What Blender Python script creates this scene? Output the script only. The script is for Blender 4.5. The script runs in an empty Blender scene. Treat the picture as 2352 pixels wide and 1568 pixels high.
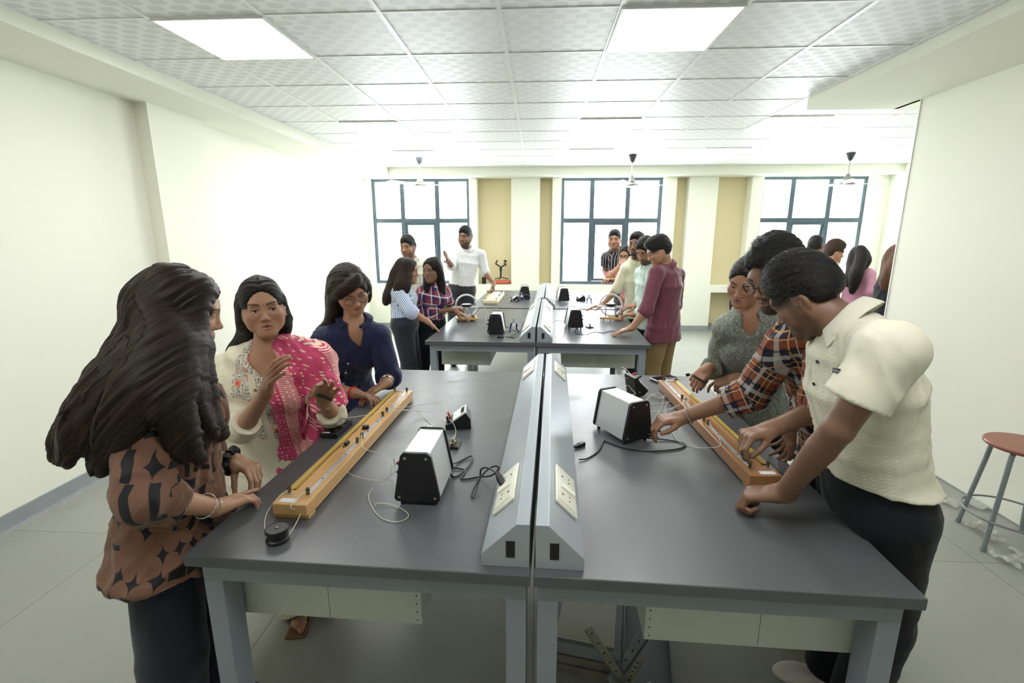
import bpy, math, random
import numpy as np
from mathutils import Vector, Matrix, noise
random.seed(7)
RNG = np.random.RandomState(5)
PI = math.pi
scene = bpy.context.scene
col = scene.collection
# ---------------------------------------------------------------- camera
F_PX, YAW, PITCH = 1100.0, -0.0528, 0.2161
CAM = np.array([0.0, 0.0, 1.72])
_cy, _sy, _cp, _sp = math.cos(YAW), math.sin(YAW), math.cos(PITCH), math.sin(PITCH)
FWD = np.array([_sy*_cp, _cy*_cp, -_sp]); RGT = np.array([_cy, -_sy, 0.0]); UPV = np.cross(RGT, FWD)
cd = bpy.data.cameras.new('camera'); cam = bpy.data.objects.new('camera', cd); col.objects.link(cam)
cd.sensor_width = 36.0; cd.lens = 36.0*F_PX/2352.0; cd.clip_start = 0.05; cd.clip_end = 200
cam.matrix_world = Matrix([[RGT[0], UPV[0], -FWD[0], CAM[0]], [RGT[1], UPV[1], -FWD[1], CAM[1]], [RGT[2], UPV[2], -FWD[2], CAM[2]], [0, 0, 0, 1]])
scene.camera = cam
# ---------------------------------------------------------------- sky and exposure
world = bpy.data.worlds.new('world'); scene.world = world; world.use_nodes = True
bg = world.node_tree.nodes['Background']
bg.inputs[0].default_value = (0.93, 0.97, 1.0, 1); bg.inputs[1].default_value = 17.0
scene.view_settings.view_transform = 'Standard'; scene.view_settings.look = 'None'
scene.view_settings.gamma = 1.0; scene.view_settings.use_curve_mapping = False
scene.view_settings.exposure = 0.42
PANEL_E = 16.0
for (x, w) in ((-2.14, 1.8), (1.3, 1.8), (4.9, 1.8)):          # daylight entering through the three windows
    ld = bpy.data.lights.new('window_daylight', 'AREA'); ld.shape = 'RECTANGLE'; ld.size = w; ld.size_y = 1.9
    ld.energy = 1.0; ld.cycles.is_portal = True
    lo = bpy.data.objects.new('window_daylight', ld); col.objects.link(lo)
    lo.location = (x, 9.45, 1.8); lo.rotation_euler = (-PI/2, 0, 0)
# ---------------------------------------------------------------- helpers
def at(u, v, Y):
    "world point on the picture ray (u,v) at world depth Y"
    d = FWD + RGT*((u-1176.0)/F_PX) + UPV*((784.0-v)/F_PX)
    return CAM + d*(Y/d[1])
def atz(u, v, z):
    d = FWD + RGT*((u-1176.0)/F_PX) + UPV*((784.0-v)/F_PX)
    return CAM + d*((z-1.72)/d[2])
def V(*a): return np.array(a if len(a) > 1 else a[0], float)
def nrm(a): a = np.asarray(a, float); return a/(np.linalg.norm(a)+1e-12)

def tag(o, label=None, cat=None, group=None, kind=None):
    if label: o['label'] = label
    if cat: o['category'] = cat
    if group: o['group'] = group
    if kind: o['kind'] = kind
    return o
def empty(name, loc=(0, 0, 0), rz=0.0, label=None, cat=None, group=None):
    o = bpy.data.objects.new(name, None); col.objects.link(o)
    o.location = tuple(loc); o.rotation_euler = (0, 0, rz); o.empty_display_size = 0.05
    return tag(o, label, cat, group)
def children(o): return [c for c in bpy.data.objects if c.parent is o]
def copy_tree(o, parent=None, loc=None, rz=None, label=None, group=None):
    c = o.copy(); col.objects.link(c)
    if parent is not None: c.parent = parent
    if loc is not None: c.location = tuple(loc)
    if rz is not None: c.rotation_euler = (0, 0, rz)
    if label: c['label'] = label
    if group: c['group'] = group
    for ch in children(o): copy_tree(ch, c)
    return c

class NT:
    "small node-tree builder"
    def __init__(s, name):
        s.m = bpy.data.materials.new(name); s.m.use_nodes = True; s.t = s.m.node_tree
        s.b = s.t.nodes['Principled BSDF']; s.out = s.t.nodes['Material Output']
    def n(s, typ, **kw):
        x = s.t.nodes.new(typ)
        for k, v in kw.items():
            if k.startswith('i_'):
                key = k[2:]; key = int(key) if key.isdigit() else key.replace('_', ' ')
                if hasattr(v, 'bl_idname') or isinstance(v, bpy.types.NodeSocket): s.l(v, x.inputs[key])
                else: x.inputs[key].default_value = v
            else: setattr(x, k, v)
        return x
    def l(s, a, b): s.t.links.new(a, b)
    def math(s, op, a, b=None, c=None):
        x = s.t.nodes.new('ShaderNodeMath'); x.operation = op
        for i, v in enumerate((a, b, c)):
            if v is None: continue
            if isinstance(v, bpy.types.NodeSocket): s.l(v, x.inputs[i])
            else: x.inputs[i].default_value = v
        return x.outputs[0]
    def mix(s, fac, a, b):
        x = s.t.nodes.new('ShaderNodeMix'); x.data_type = 'RGBA'
        for i, v in ((0, fac), (6, a), (7, b)):
            if isinstance(v, bpy.types.NodeSocket): s.l(v, x.inputs[i])
            else: x.inputs[i].default_value = v if i == 0 else (tuple(v)+(1,) if len(v) == 3 else v)
        return x.outputs[2]
    def coords(s, scale=(1, 1, 1), kind='Object'):
        tc = s.t.nodes.new('ShaderNodeTexCoord'); mp = s.t.nodes.new('ShaderNodeMapping')
        mp.inputs['Scale'].default_value = scale
        s.l(tc.outputs[kind], mp.inputs[0]); return mp.outputs[0]
    def noise(s, vec, scale, detail=3, rough=0.5):
        x = s.t.nodes.new('ShaderNodeTexNoise'); x.inputs['Scale'].default_value = scale
        x.inputs['Detail'].default_value = detail; x.inputs['Roughness'].default_value = rough
        if vec is not None: s.l(vec, x.inputs['Vector'])
        return x.outputs[0]
    def ramp(s, fac, pts):
        x = s.t.nodes.new('ShaderNodeValToRGB'); s.l(fac, x.inputs[0]); e = x.color_ramp.elements
        while len(e) < len(pts): e.new(0.5)
        for q, (p, c) in zip(e, pts): q.position = p; q.color = tuple(c)+(1,) if len(c) == 3 else c
        return x.outputs[0]
    def bump(s, h, strength=0.3, dist=0.01):
        x = s.t.nodes.new('ShaderNodeBump'); x.inputs['Strength'].default_value = strength; x.inputs['Distance'].default_value = dist
        s.l(h, x.inputs['Height']); s.l(x.outputs[0], s.b.inputs['Normal'])
    def base(s, c, rough=0.5, metal=0.0, spec=None):
        if isinstance(c, bpy.types.NodeSocket): s.l(c, s.b.inputs['Base Color'])
        else: s.b.inputs['Base Color'].default_value = tuple(c)+(1,)
        if isinstance(rough, bpy.types.NodeSocket): s.l(rough, s.b.inputs['Roughness'])
        else: s.b.inputs['Roughness'].default_value = rough
        s.b.inputs['Metallic'].default_value = metal
        if spec is not None: s.b.inputs['Specular IOR Level'].default_value = spec
def srgb(r, g, b):
    f = lambda c: (c/255/12.92) if c/255 <= 0.04045 else ((c/255+0.055)/1.055)**2.4
    return (f(r), f(g), f(b))
def simple(name, c, rough=0.5, metal=0.0, var=0.06, nscale=8, bump=0.0, bscale=200, spec=None):
    "a procedural paint/plastic/metal: base colour with faint uneven tone and optional fine bump"
    t = NT(name); vec = t.coords()
    nz = t.noise(vec, nscale, 4)
    c2 = tuple(max(0, x*(1-var*2)) for x in c)
    t.base(t.mix(nz, tuple(min(1, x*(1+var)) for x in c), c2), rough, metal, spec)
    if bump: t.bump(t.noise(vec, bscale, 2), bump, 0.002)
    return t.m

class MB:
    "collects shapes, builds one mesh object; faces carry a material index"
    def __init__(s): s.v = []; s.f = []; s.mi = []; s.sm = []
    def add(s, vs, fs, mi=0, smooth=False):
        o = len(s.v); s.v += [tuple(map(float, p)) for p in vs]
        s.f += [tuple(i+o for i in f) for f in fs]; s.mi += [mi]*len(fs); s.sm += [smooth]*len(fs); return s
    def hexa(s, p, mi=0):  # 8 points: bottom ring, top ring
        return s.add(p, [(3, 2, 1, 0), (4, 5, 6, 7), (0, 1, 5, 4), (1, 2, 6, 5), (2, 3, 7, 6), (3, 0, 4, 7)], mi)
    def box(s, x0, x1, y0, y1, z0, z1, mi=0, M=None, bev=0.0):
        if bev > 0:
            b = min(bev, (x1-x0)/2.01, (y1-y0)/2.01, (z1-z0)/2.01)
            ring = []
            for (cx, cy, a0) in ((x1-b, y1-b, 0), (x0+b, y1-b, 1), (x0+b, y0+b, 2), (x1-b, y0+b, 3)):
                for k in range(3):
                    a = (a0+k/2.0)*PI/2; ring.append((cx+b*math.cos(a), cy+b*math.sin(a), cx, cy, a))
            n = len(ring); vs = []
            prof = [(0, 0.0), (0.29, 0.71), (1.0, 1.0)]
            lv = [(z0, 0.0), (z0+b*0.3, 0.7), (z0+b, 1.0), (z1-b, 1.0), (z1-b*0.3, 0.7), (z1, 0.0)]
            for z, q in lv:
                for (px, py, cx, cy, a) in ring: vs.append((cx+b*q*math.cos(a), cy+b*q*math.sin(a), z))
            fs = []
            for L in range(len(lv)-1):
                for k in range(n): fs.append((L*n+k, L*n+(k+1) % n, (L+1)*n+(k+1) % n, (L+1)*n+k))
            fs.append(tuple(range(n-1, -1, -1))); fs.append(tuple((len(lv)-1)*n+k for k in range(n)))
        else:
            vs = [(x0, y0, z0), (x1, y0, z0), (x1, y1, z0), (x0, y1, z0), (x0, y0, z1), (x1, y0, z1), (x1, y1, z1), (x0, y1, z1)]
            fs = [(3, 2, 1, 0), (4, 5, 6, 7), (0, 1, 5, 4), (1, 2, 6, 5), (2, 3, 7, 6), (3, 0, 4, 7)]
        if M is not None: vs = [tuple(M @ Vector(p)) for p in vs]
        return s.add(vs, fs, mi)
    def prism(s, poly, axis, a0, a1, mi=0, M=None):
        "extrude a 2-D polygon along axis 'x','y' or 'z'"
        n = len(poly)
        def mk(p, a): return {'x': (a, p[0], p[1]), 'y': (p[0], a, p[1]), 'z': (p[0], p[1], a)}[axis]
        vs = [mk(p, a0) for p in poly]+[mk(p, a1) for p in poly]
        if M is not None: vs = [tuple(M @ Vector(p)) for p in vs]
        fs = [tuple(range(n)), tuple(range(2*n-1, n-1, -1))]+[(k, k+n, (k+1) % n+n, (k+1) % n) for k in range(n)]
        return s.add(vs, fs, mi)
    def tube(s, pts, r, n=8, mi=0, caps=True, closed=False):
        pts = [V(p) for p in pts]; m = len(pts); rs = r if hasattr(r, '__len__') else [r]*m
        T = []
        for i in range(m):
            a = pts[(i-1) % m] if (closed or i > 0) else pts[0]; b = pts[(i+1) % m] if (closed or i < m-1) else pts[-1]
            T.append(nrm(b-a))
        ref = np.array([0, 0, 1.0]) if abs(T[0][2]) < 0.9 else np.array([1.0, 0, 0])
        N = nrm(np.cross(T[0], ref)); vs = []
        for i in range(m):
            N = nrm(N-T[i]*N.dot(T[i])); B = np.cross(T[i], N)
            for k in range(n):
                a = 2*PI*k/n; vs.append(pts[i]+(N*math.cos(a)+B*math.sin(a))*rs[i])
        fs = []
        for i in range(m if closed else m-1):
            j = (i+1) % m
            for k in range(n): fs.append((i*n+k, i*n+(k+1) % n, j*n+(k+1) % n, j*n+k))
        if caps and not closed: fs += [tuple(range(n-1, -1, -1)), tuple((m-1)*n+k for k in range(n))]
        return s.add(vs, fs, mi, True)
    def cyl(s, a, b, r, n=24, mi=0, r2=None):
        a, b = V(a), V(b); t = nrm(b-a); ref = np.array([0, 0, 1.0]) if abs(t[2]) < 0.9 else np.array([1.0, 0, 0])
        N = nrm(np.cross(t, ref)); B = np.cross(t, N); r2 = r if r2 is None else r2; vs = []
        for p, q in ((a, r), (b, r2)):
            for k in range(n):
                an = 2*PI*k/n; vs.append(p+(N*math.cos(an)+B*math.sin(an))*q)
        o = len(s.v); s.add(vs, [(k, (k+1) % n, n+(k+1) % n, n+k) for k in range(n)], mi, True)
        s.f += [tuple(o+k for k in range(n-1, -1, -1)), tuple(o+n+k for k in range(n))]; s.mi += [mi]*2; s.sm += [False]*2
        return s
    def lathe(s, prof, c=(0, 0, 0), n=32, mi=0, M=None):
        vs = []
        for r, z in prof:
            for k in range(n):
                a = 2*PI*k/n; vs.append((c[0]+r*math.cos(a), c[1]+r*math.sin(a), c[2]+z))
        if M is not None: vs = [tuple(M @ Vector(p)) for p in vs]
        fs = []
        for i in range(len(prof)-1):
            for k in range(n): fs.append((i*n+k, i*n+(k+1) % n, (i+1)*n+(k+1) % n, (i+1)*n+k))
        fs += [tuple(range(n-1, -1, -1)), tuple((len(prof)-1)*n+k for k in range(n))]
        return s.add(vs, fs, mi, True)
    def build(s, name, mats, parent=None, bevel=0.0):
        me = bpy.data.meshes.new(name); me.from_pydata(s.v, [], s.f)
        for m in (mats if isinstance(mats, (list, tuple)) else [mats]): me.materials.append(m)
        me.polygons.foreach_set('material_index', s.mi); me.polygons.foreach_set('use_smooth', s.sm)
        me.update()
        o = bpy.data.objects.new(name, me); col.objects.link(o)
        if parent is not None: o.parent = parent
        if bevel: b = o.modifiers.new('bevel', 'BEVEL'); b.width = bevel; b.segments = 2; b.limit_method = 'ANGLE'
        if any(s.sm):
            try: me.set_sharp_from_angle(angle=math.radians(42))
            except Exception: pass
        return o
def crom(pts, n=8, closed=False):
    "Catmull-Rom through the points"
    P = [V(p) for p in pts]; out = []; m = len(P)
    rng = range(m) if closed else range(m-1)
    for i in rng:
        p0 = P[(i-1) % m] if (closed or i > 0) else P[0]; p1 = P[i]; p2 = P[(i+1) % m]; p3 = P[(i+2) % m] if (closed or i+2 < m) else P[-1]
        for k in range(n):
            t = k/n; out.append(0.5*((2*p1)+(-p0+p2)*t+(2*p0-5*p1+4*p2-p3)*t*t+(-p0+3*p1-3*p2+p3)*t**3))
    if not closed: out.append(P[-1])
    return out
def struct(o, label=None): o['kind'] = 'structure'; return tag(o, label)
# ================================================================ the room
M = {}
def wallmat(name, c):
    t = NT(name); vec = t.coords()
    n1 = t.noise(vec, 1.3, 3); n2 = t.noise(vec, 60, 4)
    t.base(t.mix(n1, c, tuple(x*0.97 for x in c)), 0.75, 0, 0.3); t.bump(n2, 0.05, 0.003); return t.m
M['wall'] = wallmat('cream_wall_paint', srgb(240, 240, 226))
M['beige'] = wallmat('beige_recess_paint', srgb(222, 209, 168))
M['skirt'] = simple('grey_skirting_tile', srgb(150, 155, 158), 0.35, var=0.08)
M['skirt_edge'] = simple('aluminium_edge_strip', srgb(205, 208, 210), 0.25, 0.7)
def floor_mat():
    t = NT('grey_matte_floor_tile'); vec = t.coords()
    br = t.n('ShaderNodeTexBrick', i_Vector=vec, offset=0.0, i_Scale=1.0, i_Mortar_Size=0.0022, i_Brick_Width=1.2, i_Row_Height=1.2)
    br.inputs['Color1'].default_value = srgb(158, 160, 152)+(1,); br.inputs['Color2'].default_value = srgb(151, 153, 146)+(1,)
    br.inputs['Mortar'].default_value = srgb(92, 92, 86)+(1,)
    n1 = t.noise(vec, 1.7, 6, 0.62); n2 = t.noise(vec, 23, 3)
    c = t.mix(t.math('MULTIPLY', n1, 0.55), br.outputs[0], srgb(132, 132, 122))
    sp = t.ramp(t.noise(vec, 95, 1), [(0.0, (0, 0, 0)), (0.76, (0, 0, 0)), (0.79, (1, 1, 1))])
    c = t.mix(t.math('MULTIPLY', sp, 0.35), c, srgb(205, 205, 196))
    t.base(c, t.math('ADD', t.math('MULTIPLY', n2, 0.25), 0.27)); t.bump(n2, 0.04, 0.002); return t.m
M['floor'] = floor_mat()
TX, TY = -0.204, 3.25          # a grid crossing of the ceiling
CS = 0.012                     # the hung ceiling runs very slightly out of level
def zc(y): return 2.82+CS*(y-3.25)
def ceil_mat():
    t = NT('embossed_ceiling_tile'); tc = t.coords()
    mp = t.n('ShaderNodeMapping', i_Vector=tc, vector_type='POINT'); mp.inputs['Location'].default_value = (-TX, -TY, 0)
    sx = t.n('ShaderNodeSeparateXYZ', i_Vector=mp.outputs[0])
    X = t.math('MULTIPLY', sx.outputs[0], 1/0.6); Y = t.math('MULTIPLY', sx.outputs[1], 1/0.6)
    # staggered rounded lozenges: 8 across, 10 down each tile
    row = t.math('FLOOR', t.math('MULTIPLY', Y, 9.0)); odd = t.math('MODULO', t.math('ABSOLUTE', row), 2.0)
    fx = t.math('FRACT', t.math('ADD', t.math('MULTIPLY', X, 5.0), t.math('MULTIPLY', odd, 0.5)))
    fy = t.math('FRACT', t.math('MULTIPLY', Y, 9.0))
    dx = t.math('ABSOLUTE', t.math('SUBTRACT', fx, 0.5)); dy = t.math('ABSOLUTE', t.math('SUBTRACT', fy, 0.5))
    r = t.math('ADD', t.math('POWER', t.math('MULTIPLY', dx, 3.0), 3.0), t.math('POWER', t.math('MULTIPLY', dy, 2.3), 3.0))
    inside = t.math('LESS_THAN', r, 0.9); edge = t.math('COMPARE', r, 1.05, 0.16)
    fine = t.noise(tc, 420, 2)
    c = t.mix(inside, srgb(236, 238, 236), t.mix(fine, srgb(208, 211, 209), srgb(230, 232, 230)))
    t.base(c, 0.45, 0, 0.4)
    t.bump(t.math('ADD', t.math('MULTIPLY', edge, 1.0), t.math('MULTIPLY', t.math('MULTIPLY', fine, inside), 1.2)), 0.35, 0.003); return t.m
M['ceil'] = ceil_mat()
M['tbar'] = simple('white_ceiling_grid_bar', srgb(238, 240, 238), 0.35)
M['slate'] = simple('slate_grey_window_frame', srgb(78, 92, 102), 0.4, 0.2, var=0.1)
def glass_mat():
    t = NT('clear_window_glass'); g = t.n('ShaderNodeBsdfGlossy'); g.inputs['Roughness'].default_value = 0.02
    tr = t.n('ShaderNodeBsdfTransparent'); mx = t.n('ShaderNodeMixShader'); mx.inputs[0].default_value = 0.06
    nz = t.noise(t.coords(), 3, 2); t.l(t.mix(nz, (0.97, 0.98, 0.98), (0.93, 0.96, 0.96)), tr.inputs[0])
    t.l(tr.outputs[0], mx.inputs[1]); t.l(g.outputs[0], mx.inputs[2]); t.l(mx.outputs[0], t.out.inputs[0]); return t.m
M['glass'] = glass_mat()
XL, XR, XP, YB, YF, ZT = -3.15, 6.2, 2.93, 9.0, -3.0, 3.3
struct(MB().box(XL-0.2, XR+0.2, YF-0.2, YB+0.5, -0.1, 0).build('floor', M['floor']))
def slab(x0, x1, y0, y1):
    b = MB(); z0, z1 = zc(y0), zc(y1)
    b.hexa([(x0, y0, z0), (x1, y0, z0), (x1, y1, z1), (x0, y1, z1), (x0, y0, z0+.03), (x1, y0, z0+.03), (x1, y1, z1+.03), (x0, y1, z1+.03)]); return b
struct(slab(XL-0.05, XR+0.05, YF, YB+.3).build('ceiling', M['ceil']))
LIGHTS = [(i, j) for j in (-5, -1, 3, 6) for i in (-3, 1, 4)]
bars = MB()
for i in range(-4, 11):
    x = TX+.6*i; w = .012
    if XL < x < XR: bars.hexa([(x-w, YF, zc(YF)-.004), (x+w, YF, zc(YF)-.004), (x+w, YB, zc(YB)-.004), (x-w, YB, zc(YB)-.004), (x-w, YF, zc(YF)+.002), (x+w, YF, zc(YF)+.002), (x+w, YB, zc(YB)+.002), (x-w, YB, zc(YB)+.002)])
for j in range(-10, 10):
    y = TY+.6*j; w = .009
    if YF < y < YB: bars.box(XL, XR, y-w, y+w, zc(y)-.0035, zc(y)+.002)
struct(bars.build('trim_1', M['tbar']), 'white ceiling grid bars')
# left wall with its shallow pilaster, boxed beam above
lw = MB(); lw.box(XL-.25, XL, YF, YB+.3, 0, ZT); lw.box(XL, -3.04, 3.86, 4.55, 0, 2.79); struct(lw.build('wall_left', M['wall']))
bm_ = MB(); bm_.box(XL, -2.6, YF, YB, 2.735, 2.95); struct(bm_.build('trim_2', M['wall'], bevel=.004), 'cream boxed beam along the left wall')
# right partition block and its beam
struct(MB().box(XP, XR+.2, YF, 4.15, 0, ZT).build('wall_right', M['wall']))
struct(MB().box(2.22, XP+.02, YF, 4.43, 2.745, 2.95).box(XP-.02, 3.15, 4.15, 4.43, 2.745, 2.95).build('trim_3', M['wall'], bevel=.004), 'cream boxed beam above the right partition')
struct(MB().box(XR-.2, XR+.2, 4.15, YB+.3, 0, ZT).build('wall_far_right', M['wall']))
struct(MB().box(XL-.25, XR+.2, YF-.2, YF, 0, ZT).build('wall_behind', M['wall']))
# back wall: sill ledge, pillars, recessed panels, lintel
WIN = [(-3.05, -1.245), (.41, 2.20), (3.90, 5.70)]
bw = MB()
bw.box(XL, 3.16, 8.9, 9.3, 0, .845); bw.box(3.16, XR, 8.9, 9.3, .72, .845); bw.box(3.62, XR, 8.9, 9.3, 0, .72); bw.box(3.16, 3.62, 9.25, 9.3, 0, .72)
for a, b in ((XL, -3.05), (-1.245, -1.10), (-.485, .03), (.25, .41), (2.20, 2.42), (2.63, 3.13), (3.70, 3.90), (5.70, 6.2)):
    bw.box(a, b, 8.9, 9.3, .845, 2.80)
bw.box(XL, XR, 9.0, 9.3, 2.745, ZT)
struct(bw.build('wall_back', M['wall']))
rp = MB()
for a, b in ((-1.10, -.485), (.03, .25), (2.42, 2.63), (3.13, 3.70)): rp.box(a, b, 9.12, 9.3, .845, 2.80)
rp.box(3.16, 3.62, 9.2, 9.25, 0, .72)
struct(rp.build('trim_4', M['beige']), 'beige recessed panels between the windows')
struct(MB().box(-2.6, XR, 8.62, 9.05, 2.735, 3.1).build('trim_5', M['wall'], bevel=.004), 'cream boxed beam above the windows')
# skirtings
sk = MB(); sk.box(XL, XL+.014, YF, 3.86, 0, .105); sk.box(-3.04, -3.026, 3.846, 4.564, 0, .105); sk.box(XL, -3.03, 3.846, 3.86, 0, .105); sk.box(XL, XL+.014, 4.55, 8.9, 0, .105)
sk.box(XL+.014, XL+.03, YF, 3.84, 0, .012, mi=1); struct(sk.build('baseboard_left', [M['skirt'], M['skirt_edge']]))
sk = MB(); sk.box(XL, 3.16, 8.886, 8.9, 0, .105); sk.box(3.62, XR, 8.886, 8.9, 0, .105); sk.box(3.16, 3.62, 9.186, 9.2, 0, .105); struct(sk.build('baseboard_back', M['skirt']))
struct(MB().box(XP-.004, XP, YF, 4.14, 0, .012).build('baseboard_right', M['skirt']))
struct(MB().box(XP-.006, XP+.006, 4.144, 4.156, 0, 2.745).build('trim_6', M['tbar']), 'white corner bead on the partition edge')
# windows
def window(k, x0, x1, tilt):
    y, d = 9.0, .05; z0, z1 = .845, 2.745; w = x1-x0; f = .06
    c1, c2 = x0+w*.31, x0+w*.665; zt = 2.0
    m = MB()
    for a, b, c, e in ((x0, x1, z1-f, z1), (x0, x1, z0, z0+f), (x0, x0+f, z0+f, z1-f), (x1-f, x1, z0+f, z1-f), (c1-.04, c1+.04, z0+f, z1-f), (c2-.04, c2+.04, z0+f, z1-f)):
        m.box(a, b, y-d/2+.04, y+d/2+.04, c, e)
    for a, b in ((x0+f, c1-.03), (c1+.03, c2-.03), (c2+.03, x1-f)): m.box(a, b, y-d/2+.04, y+d/2+.04, zt-.04, zt+.04)
    o = struct(m.build('window_%d' % k, M['slate'], bevel=.004))
    for a, b in ((x0+f, c1-.03), (c1+.03, c2-.03), (c2+.03, x1-f)):
        for c, e in ((z0+f, zt-.03), (zt+.03, z1-f)):
            if a == c1+.03 and e < zt: continue
            MB().box(a, b, y+.04, y+.046, c, e).build('pane', M['glass'], o)
    # middle lower casement, hinged at the top, pushed a little outward
    a, b, zz0, zz1 = c1+.035, c2-.035, z0+f+.005, zt-.035
    R_ = Matrix.Translation((0, y+.04, zz1)) @ Matrix.Rotation(tilt, 4, 'X') @ Matrix.Translation((0, -y-.04, -zz1))
    s = MB(); g = .045
    for q in ((a, b, zz1-g, zz1), (a, b, zz0, zz0+g), (a, a+g, zz0+g, zz1-g), (b-g, b, zz0+g, zz1-g)):
        s.box(q[0], q[1], y+.02, y+.06, q[2], q[3], M=R_)
    so = s.build('casement', M['slate'], o, bevel=.003)
    MB().box(a+g, b-g, y+.037, y+.043, zz0+g, zz1-g, M=R_).build('pane', M['glass'], so)
    MB().box((a+b)/2-.05, (a+b)/2+.05, y-.01, y+.02, zz0+.01, zz0+.03, M=R_).build('handle', M['skirt_edge'], so)
for k, (a, b) in enumerate(WIN): window(k+1, a, b, (.10, 0.0, .14)[k])
# ceiling lights
M['lframe'] = simple('light_panel_frame', srgb(240, 241, 240), 0.4)
def emis():
    t = NT('led_panel_diffuser'); e = t.n('ShaderNodeEmission'); e.inputs[1].default_value = PANEL_E
    t.l(t.mix(t.noise(t.coords(), 2, 1), (1.0, 1.0, .985), (1.0, .995, .97)), e.inputs[0]); t.l(e.outputs[0], t.out.inputs[0]); return t.m
M['led'] = emis()
lab = {(-3, -1): 'square ceiling light panel glowing white at the near left', (1, -1): 'square ceiling light panel glowing white at the near right', (-3, 3): 'square ceiling light panel in the second row, above the left window side',
       (1, 3): 'square ceiling light panel in the second row, middle one', (4, 3): 'square ceiling light panel in the second row, beyond the partition beam', (4, 6): 'farthest right ceiling light panel close to the fans',
       (-3, 6): 'farthest left ceiling light panel close to the fans', (1, 6): 'farthest middle ceiling light panel close to the fans'}
proto = None
ztilt = math.atan(CS)
for (i, j) in LIGHTS:
    x, y = TX+.6*(i+.5), TY+.6*(j+.5)
    if x > XP-.4 and y < 4.3: continue
    if i == 4 and j < 2: continue
    if proto is None:
        proto = empty('ceiling_light', (x, y, zc(y)-.006)); q = .2985
        fr = MB()
        for a in ((-q, q, q-.012, q), (-q, q, -q, -q+.012), (-q, -q+.012, -q+.012, q-.012), (q-.012, q, -q+.012, q-.012)): fr.box(a[0], a[1], a[2], a[3], -.006, .004)
        fr.build('frame', M['lframe'], proto); MB().box(-q+.012, q-.012, -q+.012, q-.012, -.003, .003).build('diffuser', M['led'], proto); o = proto
    else: o = copy_tree(proto, loc=(x, y, zc(y)-.006))
    o.rotation_euler = (ztilt, 0, 0)
    tag(o, lab.get((i, j), 'square ceiling light panel behind the viewer, out of the photo'), 'ceiling light', 'square ceiling light panels')
# ================================================================ lab benches and power raceways
T1 = -0.0315
def top_mat():
    t = NT('charcoal_phenolic_worktop'); vec = t.coords()
    n1 = t.noise(vec, 2.2, 5, 0.6); n2 = t.noise(vec, 14, 4)
    c = t.mix(n1, srgb(90, 92, 95), srgb(78, 80, 83))
    sp = t.ramp(t.noise(vec, 130, 1), [(0, (0, 0, 0)), (0.77, (0, 0, 0)), (0.80, (1, 1, 1))])
    c = t.mix(t.math('MULTIPLY', sp, 0.22), c, srgb(190, 190, 185))
    sm = t.ramp(t.noise(vec, 3.1, 3), [(0, (0, 0, 0)), (0.62, (0, 0, 0)), (0.72, (1, 1, 1))])
    t.base(c, t.math('ADD', t.math('MULTIPLY', n2, 0.14), t.math('ADD', 0.27, t.math('MULTIPLY', sm, 0.08))), 0, 0.55)
    t.bump(t.noise(vec, 300, 2), 0.03, 0.001); return t.m
M['top'] = top_mat()
M['frame'] = simple('blue_grey_powder_coat', srgb(134, 142, 150), 0.45, var=0.04, bump=0.05, bscale=500)
M['cab'] = simple('pale_green_grey_sheet_steel', srgb(192, 197, 187), 0.5, var=0.05)
M['race'] = simple('grey_powder_coated_raceway', srgb(160, 168, 174), 0.33, 0.15, var=0.05, bump=0.04, bscale=600)
M['black'] = simple('matt_black_plastic', srgb(22, 23, 25), 0.42, bump=0.05, bscale=900)
M['rubber'] = simple('black_rubber', srgb(30, 32, 34), 0.5)
M['ivory'] = simple('ivory_switch_plastic', srgb(228, 228, 212), 0.3, var=0.02)
M['hole'] = simple('dark_socket_hole', srgb(40, 38, 34), 0.8)
M['steel'] = simple('brushed_steel', srgb(190, 192, 194), 0.25, 0.9)
SEAM = simple('dark_panel_seam', srgb(120, 120, 112), 0.7)
def bench(org, side, W, L, label, cab_off, cabx, rearshelf=False):
    s = side; e = empty('lab_bench', org, T1, label, 'lab bench', 'grey lab benches in facing pairs')
    def X(a, b): return (min(s*a, s*b), max(s*a, s*b))
    x0, x1 = X(.004, W); zt = .86
    MB().box(x0, x1, 0, L, zt-.034, zt).build('worktop', M['top'], e, bevel=.003)
    g, lw = .015, .055; m = MB()
    a, b = X(g, W-.035)
    m.box(a, b, .02, .02+lw, zt-.034-.055, zt-.034); m.box(a, b, L-.02-lw, L-.02, zt-.089, zt-.034)
    for q in (g, W-.035-lw): c, d = X(q, q+lw); m.box(c, d, .02+lw, L-.02-lw, zt-.089, zt-.034)
    c, d = X(W*.5, W*.5+.03); m.box(c, d, .075, L-.075, zt-.07, zt-.034)
    m.build('frame', M['frame'], e, bevel=.002)
    for q, yy in ((g, .02), (W-.035-lw, .02), (g, L-.02-lw), (W-.035-lw, L-.02-lw)):
        c, d = X(q, q+lw); MB().box(c, d, yy, yy+lw+(.02 if yy < .5 else 0), 0, zt-.089).build('leg', M['frame'], e, bevel=.002)
    c, d = X(*cabx); y0 = cab_off; q = MB(); q.box(c, d, y0, y0+.46, zt-.275, zt-.07, bev=.003)
    mid = (c+d)/2; q.box(mid-.0006, mid+.0006, y0-.0006, y0, zt-.27, zt-.1, mi=1)
    for k in range(6):
        xx = (d-.014) if s < 0 else (c+.014); q.cyl((xx, y0-.0008, zt-.26+.028*k), (xx, y0+.001, zt-.26+.028*k), .0022, 8, mi=2)
    q.build('under_cabinet', [M['cab'], SEAM, M['hole']], e)
    return e
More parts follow.
